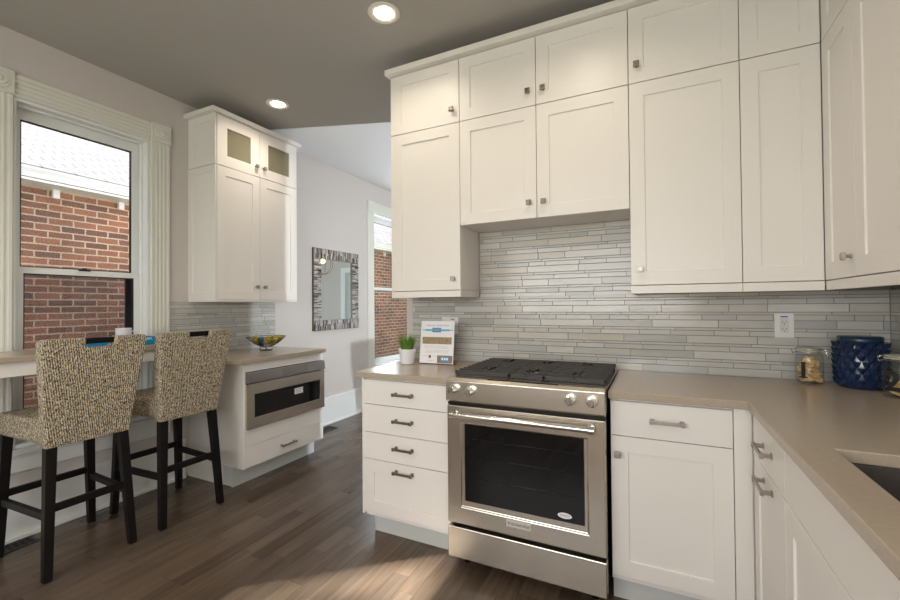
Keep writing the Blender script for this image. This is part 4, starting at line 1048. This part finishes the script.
MB().lathe([(0, 0), (.05, 0), (.05, -.02), (0, -.02)], (px_, py_, ZC-.0005), 24).build('canopy', GASK, r)
mb = MB()
for a in (0, math.pi/3, 2*math.pi/3): mb.tube([(px_+.17*math.cos(t)*math.cos(a), py_+.17*math.cos(t)*math.sin(a), pz_+.17*math.sin(t)) for t in [2*math.pi*i/40 for i in range(40)]], .005, 6, True)
mb.build('ring', mat('bronze_ring', (.25, .17, .10), .35, 1.0), r)
bb = bmesh.new(); bmesh.ops.create_uvsphere(bb, u_segments=16, v_segments=10, radius=.035); me = bpy.data.meshes.new('bulb'); bb.to_mesh(me); bb.free(); me.materials.append(emit('bulb_glow', (1, .75, .45), 12)); o = bpy.data.objects.new('bulb', me); COL.objects.link(o); o.parent = r; o.location = (0, 0, pz_-ZC+.05)
r = thing('door_1', (.9, YF, 0)); r['kind'] = 'structure'
B(.55, 1.35, YF-.03, YF-.001, 0, 2.1).build('door_leaf', mat('grey_door', (.45, .48, .46), .5), r)
mb = B(.42, .55, YF-.045, YF-.001, 0, 2.22); mb.box(1.35, 1.48, YF-.045, YF-.001, 0, 2.22); mb.box(.55, 1.35, YF-.045, YF-.001, 2.1, 2.22); mb.build('casing', TRIM, r)

# ================================================================== OUTSIDE
B(-60, 40, -60, 60, -1.3, -.9).build('ground', mat('lawn', (.10, .14, .05), .9, noise=(2, .4)), kind='structure')
r = thing('brick_house', (-7.3, 2, -.9), 'neighbouring red brick house with pale shingle roof outside the windows', 'house')
B(-10.3, -5.30, -12, 13, -.9, 2.66).build('brick_wall', BRICK, r)
mb = B(-5.30, -5.0, -12.2, 13.2, 2.655, 2.68); mb.build('soffit', TRIM, r)
# K-style gutter profile
P = [(-5.10, 2.69), (-5.00, 2.69), (-4.985, 2.74), (-4.965, 2.775), (-4.965, 2.80), (-4.98, 2.80), (-5.10, 2.80)]
mb = MB(); n = len(P); mb.add([(x, -12.2, z) for x, z in P]+[(x, 13.2, z) for x, z in P], [tuple(range(n)), tuple(range(n, 2*n))]+[(i, (i+1) % n, n+(i+1) % n, n+i) for i in range(n)])
mb.build('gutter', mat('gutter_white', (.72, .74, .76), .5), r)
mb = MB().hexa([(-7.8, -12.3, 4.12), (-4.99, -12.3, 2.79), (-4.99, 13.3, 2.79), (-7.8, 13.3, 4.12)], [(-7.8, -12.3, 4.20), (-4.99, -12.3, 2.82), (-4.99, 13.3, 2.82), (-7.8, 13.3, 4.20)])
mb.hexa([(-10.6, -12.3, 2.79), (-7.8, -12.3, 4.12), (-7.8, 13.3, 4.12), (-10.6, 13.3, 2.79)], [(-10.6, -12.3, 2.82), (-7.8, -12.3, 4.20), (-7.8, 13.3, 4.20), (-10.6, 13.3, 2.82)])
mb.build('roof', SHING, r)
for y in [-11.4+.66*i*1.0 for i in range(0, 37)]:
    if -2.5 < y < 9: B(-5.298, -5.25, y-.03, y+.03, 2.56, 2.655).build('soffit_bracket', mat('gutter_white', (.72, .74, .76), .5), r)
LEAF = mat('tree_leaf', (.16, .26, .05), .6, noise=(3, .5)); BARK = mat('bark', (.09, .07, .05), .9, noise=(8, .3))
def tree(loc, crowns, label, n, leaf, seed, sparse=()):
    r = thing('tree', loc, label, 'tree', 'trees beyond the brick house'); rnd = random.Random(seed); mb = MB()
    tot = sum(c[3]**2 for c in crowns)
    for (x, y, z, R) in crowns:
        for i in range(int(n*R*R/tot)):
            d = Vector((rnd.gauss(0, 1), rnd.gauss(0, 1), rnd.gauss(0, 1))).normalized()*R*rnd.random()**.4; p = Vector((x, y, z))+d
            a = Vector((rnd.gauss(0, 1), rnd.gauss(0, 1), rnd.gauss(0, 1))).normalized(); b = a.orthogonal().normalized(); c_ = a.cross(b); s = leaf*rnd.uniform(.6, 1.3)
            mb.add([p-b*s, p+c_*s*.5, p+b*s, p-c_*s*.5], [(0, 1, 2, 3)])
    for (x, y, z, R, cnt) in sparse:
        for i in range(cnt):
            p = Vector((x, y, z))+Vector((rnd.gauss(0, 1), rnd.gauss(0, 1), rnd.gauss(0, 1))).normalized()*R*rnd.random()**.4
            a = Vector((rnd.gauss(0, 1), rnd.gauss(0, 1), rnd.gauss(0, 1))).normalized(); b = a.orthogonal().normalized(); c_ = a.cross(b); s = leaf*rnd.uniform(.7, 1.5)
            mb.add([p-b*s, p+c_*s*.5, p+b*s, p-c_*s*.5], [(0, 1, 2, 3)])
    mb.build('foliage', LEAF, r)
    mb = MB(); top = crowns[0]
    mb.tube([loc, (loc[0], loc[1], (loc[2]+top[2])/2), (top[0], top[1], top[2])], [.25, .18, .06], 10)
    for (x, y, z, R) in crowns[1:]: mb.tube([(loc[0], loc[1], (loc[2]+top[2])/2), (x, y, z)], [.12, .03], 8)
    mb.build('trunk', BARK, r)
tree((-13, 0, -.9), [(-13, 0, 5.4, 1.6), (-13.2, 2.3, 5.8, 1.6), (-13, 4.7, 5.9, 1.6), (-12.8, 7, 5.6, 1.6)], 'green leafy tree just showing above the shingle roof', 3600, .13, 2)
# tall tree between the sun and the windows
tree((-11.0, -8.9, -.9), [(-10.2, -7.95, 9.0, 1.15), (-9.6, -7.5, 8.5, .8), (-11.0, -8.6, 10.1, .9)], 'tall tree shading the breakfast window from the sun', 6500, .12, 5, [(-10.4, -9.95, 9.9, .95, 170)])
